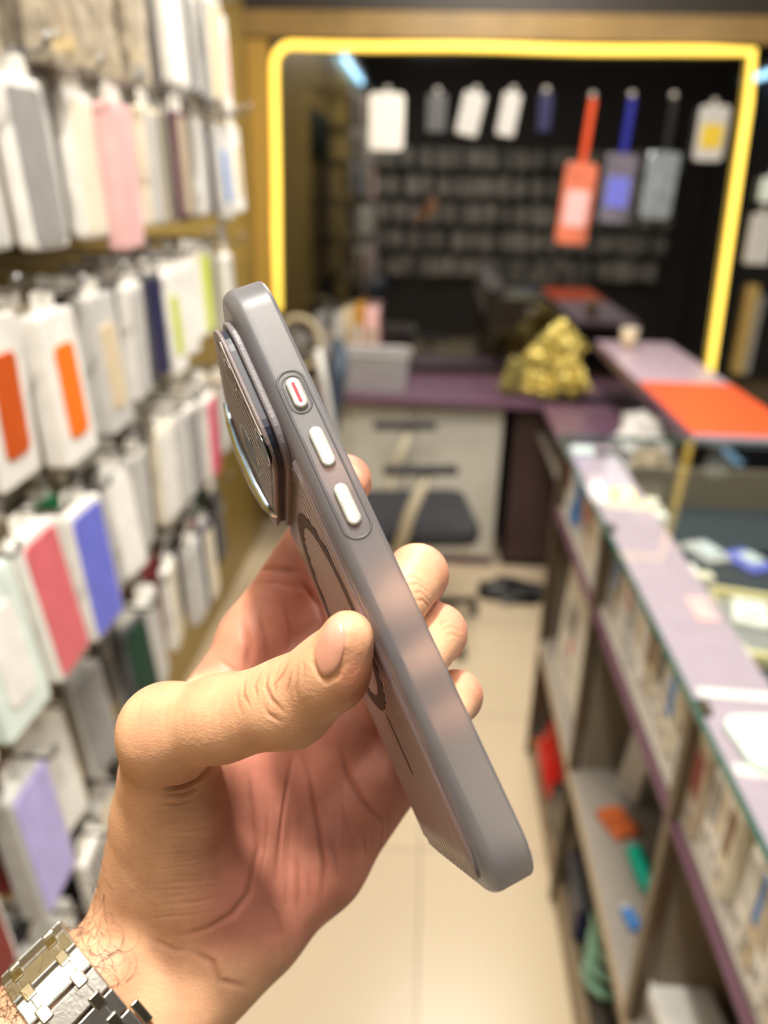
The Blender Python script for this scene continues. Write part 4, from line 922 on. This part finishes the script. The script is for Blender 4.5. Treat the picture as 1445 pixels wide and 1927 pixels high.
# thumbnail
def nail():
    poly = [(637, 1154), (619, 1172), (600, 1203), (592, 1232), (597, 1256), (610, 1274), (633, 1262), (646, 1234), (650, 1205), (647, 1176)]
    # densify
    pp = []
    n = len(poly)
    for i in range(n):
        p0, p1, p2, p3 = [np.array(poly[(i+j-1) % n], float) for j in range(4)]
        for t in (0, .25, .5, .75):
            pp.append(.5*((2*p1)+(-p0+p2)*t+(2*p0-5*p1+4*p2-p3)*t*t+(-p0+3*p1-3*p2+p3)*t**3))
    pp = np.array(pp); c = pp.mean(0); bm = bmesh.new(); rings = []
    for ri, (s, h) in enumerate(((1.0, -.25), (.99, .18), (.95, .34), (.8, .46), (.6, .52), (.35, .55))):
        R = []
        for q in pp:
            uv = c+(q-c)*s; p, nn = hit(*uv)
            if p is None: p, nn = hit(*(c+(q-c)*s*.93))
            if p is None: p, nn = hit(*(c+(q-c)*s*.8))
            if nn.dot(p) > 0: nn = -nn
            R.append(bm.verts.new((p+nn*h)*.001))
        rings.append(R)
    N = len(pp)
    for A, B in zip(rings, rings[1:]):
        for i in range(N): bm.faces.new((A[i], A[(i+1) % N], B[(i+1) % N], B[i]))
    p, nn = hit(*c)
    if nn.dot(p) > 0: nn = -nn
    cv = bm.verts.new((p+nn*.56)*.001)
    for i in range(N): bm.faces.new((rings[-1][i], rings[-1][(i+1) % N], cv))
    bmesh.ops.recalc_face_normals(bm, faces=bm.faces)
    for _ in range(3): bmesh.ops.smooth_vert(bm, verts=[v for v in bm.verts if not v.is_boundary], factor=.4, use_axis_x=True, use_axis_y=True, use_axis_z=True)
    return mesh_from(bm, 'nail', True)
m_nail = mat('nail', (214, 156, 134), .3, noise=.05, nscale=80, coat=.35)
m_nail.node_tree.nodes['Principled BSDF'].inputs['Subsurface Weight'].default_value = .2
m_nail.node_tree.nodes['Principled BSDF'].inputs['Subsurface Scale'].default_value = .002
o = obj('thumbnail', nail(), m_nail, hand, label='smooth pink thumbnail')
# hair on the wrist
def hairs():
    rn = random.Random(4); bm = bmesh.new(); made = 0
    zones = [((150, 1740), (38, 62), 34, (10, 22)), ((200, 1800), (26, 30), 12, (10, 22)), ((215, 1850), (25, 25), 5, (8, 14)), ((190, 1660), (18, 22), 8, (8, 16)), ((15, 1905), (40, 40), 46, (10, 20))]
    for (cx_, cy_), (sx, sy), n, (l0, l1) in zones:
        for i in range(n):
            u = cx_+rn.gauss(0, sx*.6); v = cy_+rn.gauss(0, sy*.6); p, nn = hit(u, v)
            if p is None: continue
            if nn.dot(p) > 0: nn = -nn
            p = Vector(p); nn = Vector(nn); t1 = nn.orthogonal().normalized(); t1.rotate(__import__('mathutils').Quaternion(nn, rn.uniform(0, 6.28)))
            L = rn.uniform(l0, l1); cur = rn.uniform(.10, .42)*rn.choice((-1, 1)); d = (t1+nn*.35).normalized(); pts = [p.copy()]; step = L/12
            for s in range(12):
                d.rotate(__import__('mathutils').Quaternion(nn, cur*step)); q = pts[-1]+d*step
                q2, n2, _, dist = bvh.find_nearest(q)
                if q2 is not None:
                    off = .25+1.0*math.sin(s/12*3.1); n2 = n2 if n2.dot(nn) > 0 else -n2
                    if (q-q2).dot(n2) < .2: q = q2+n2*off*.5
                pts.append(q)
            tube_bm(bm, [x*.001 for x in pts], [.000072*(1-s/15) for s in range(13)], 4)
            made += 1
    return mesh_from(bm, 'hair', True)
obj('arm_hair', hairs(), mat('hair_brown', (58, 38, 26), .5), hand, kind='stuff', label='sparse curly dark hair on the wrist')
# ================================================================== WRIST WATCH
wc = PX(194, 1944, 228); va_ = np.array([-.76, .65, -.60]); va_ /= np.linalg.norm(va_); vb_ = np.array([.65, .76, 0]); vb_ /= np.linalg.norm(vb_)
vc_ = np.cross(va_, vb_)
WB = np.stack([va_, vb_, vc_], 1)
watch = empty('wristwatch', 'brushed steel link bracelet of a wristwatch round the wrist', 'watch')
watch.matrix_world = pose(WB, wc)
m_steel = mat('bracelet_steel', (208, 204, 196), .32, metal=1, noise=.08, nscale=400, bump=.05, bscale=900)
m_stud = mat('stud_steel', (216, 208, 190), .22, metal=1, noise=.05, nscale=300)
Rb, Hb = 20.0, 11.4; per = 2*math.pi*Rb+4*Hb; NL = 23; pit = per/NL
def stad(s):
    "point and tangent angle on the stadium in the (b, c) plane"
    s %= per
    if s < 2*Hb: return (-Hb+s, -Rb), 0.0
    s -= 2*Hb
    if s < math.pi*Rb: a = s/Rb; return (Hb+Rb*math.sin(a), -Rb*math.cos(a)), a
    s -= math.pi*Rb
    if s < 2*Hb: return (Hb-s, Rb), math.pi
    s -= 2*Hb; a = s/Rb; return (-Hb-Rb*math.sin(a), Rb*math.cos(a)), math.pi+a
front = -1 if vc_[2] > 0 else 1
lk_me = None
def link_mesh():
    bm = bmesh.new(); g = pit-.4
    bbox(bm, (-7.9*k, 0, 0), (4.0*k, g*k, 3.0*k), .45*k); bbox(bm, (7.9*k, 0, 0), (4.0*k, g*k, 3.0*k), .45*k); bbox(bm, (0, 0, 0), (12.6*k, (g-.25)*k, 3.2*k), .4*k)
    return mesh_from(bm, 'link')
def stud_mesh():
    bm = bmesh.new(); loft_rr(bm, 1.75*k, 2.35*k, .7*k, [(0, -1.3*k), (0, 1.55*k), (.15*k, 1.85*k), (.5*k, 1.98*k)], 4); bmesh.ops.recalc_face_normals(bm, faces=bm.faces); return mesh_from(bm, 'stud')
lk_me = link_mesh(); st_me = stud_mesh(); lk_me.materials.append(m_steel); st_me.materials.append(m_stud)
def place(p, a, h=0.0):
    "matrix for a piece: x along the arm axis, y along the band, z outward"
    y = Vector((0, math.cos(a), math.sin(a))); z = Vector((0, math.sin(a), -math.cos(a)))
    x = y.cross(z)
    M = Matrix((( x.x, y.x, z.x, 0), (x.y, y.y, z.y, p[0]*k+z.y*h*k), (x.z, y.z, z.z, p[1]*k+z.z*h*k), (0, 0, 0, 1)))
    return M
S0 = 1.0
for i in range(NL):
    p, a = stad(i*pit+S0)
    l = bpy.data.objects.new('bracelet_link', lk_me); COL.objects.link(l); l.parent = watch; l.matrix_local = place(p, a)
    p2, a2 = stad((i+.5)*pit+S0)
    for sx in (-5.5, 5.5):
        s = bpy.data.objects.new('stud', st_me); COL.objects.link(s); s.parent = l
        s.matrix_local = place(p, a).inverted() @ (place(p2, a2) @ Matrix.Translation((sx*k, 0, 0)))
p, a = stad(2*Hb+math.pi*Rb+Hb+1.0)
o = obj('clasp_button', slab(1.3*k, 3.6*k, .5*k, 2.2*k, .4*k, 4), m_stud, watch, label='small steel push button on the edge of the bracelet'); o.matrix_local = place(p, a, -.6) @ Matrix.Translation((0, 0, 0)); 
# the hand side of the band is -x of the arm axis (arm axis points to the forearm)
o.matrix_local = Matrix.Translation((-11.6*k, 0, 0)) @ place(p, a, -.4)
p, a = stad(2*Hb+math.pi*Rb+Hb-4.0)
o = obj('clasp_cover', slab(4.2*k, 5.5*k, .8*k, 1.0*k, .35*k, 4), m_stud, watch, label='polished clasp cover set into the bracelet'); o.matrix_local = place(p, a, 1.4)
# watch head on the far side of the wrist
p, a = stad(Hb)
hd = obj('watch_case', slab(19*k, 19*k, 12*k, 8*k, 1.2*k, 6), m_steel, watch); hd.matrix_local = place(p, a, 1.0)
dl = obj('dial', slab(15*k, 15*k, 14.8*k, .6*k, .1*k, 8, Matrix.Translation((0, 0, 8.0*k))), PAL['navy'], hd)
cr = obj('crown', tube([(0, 19*k, 4*k), (0, 22.5*k, 4*k)], 2.6*k, 16), m_stud, hd)
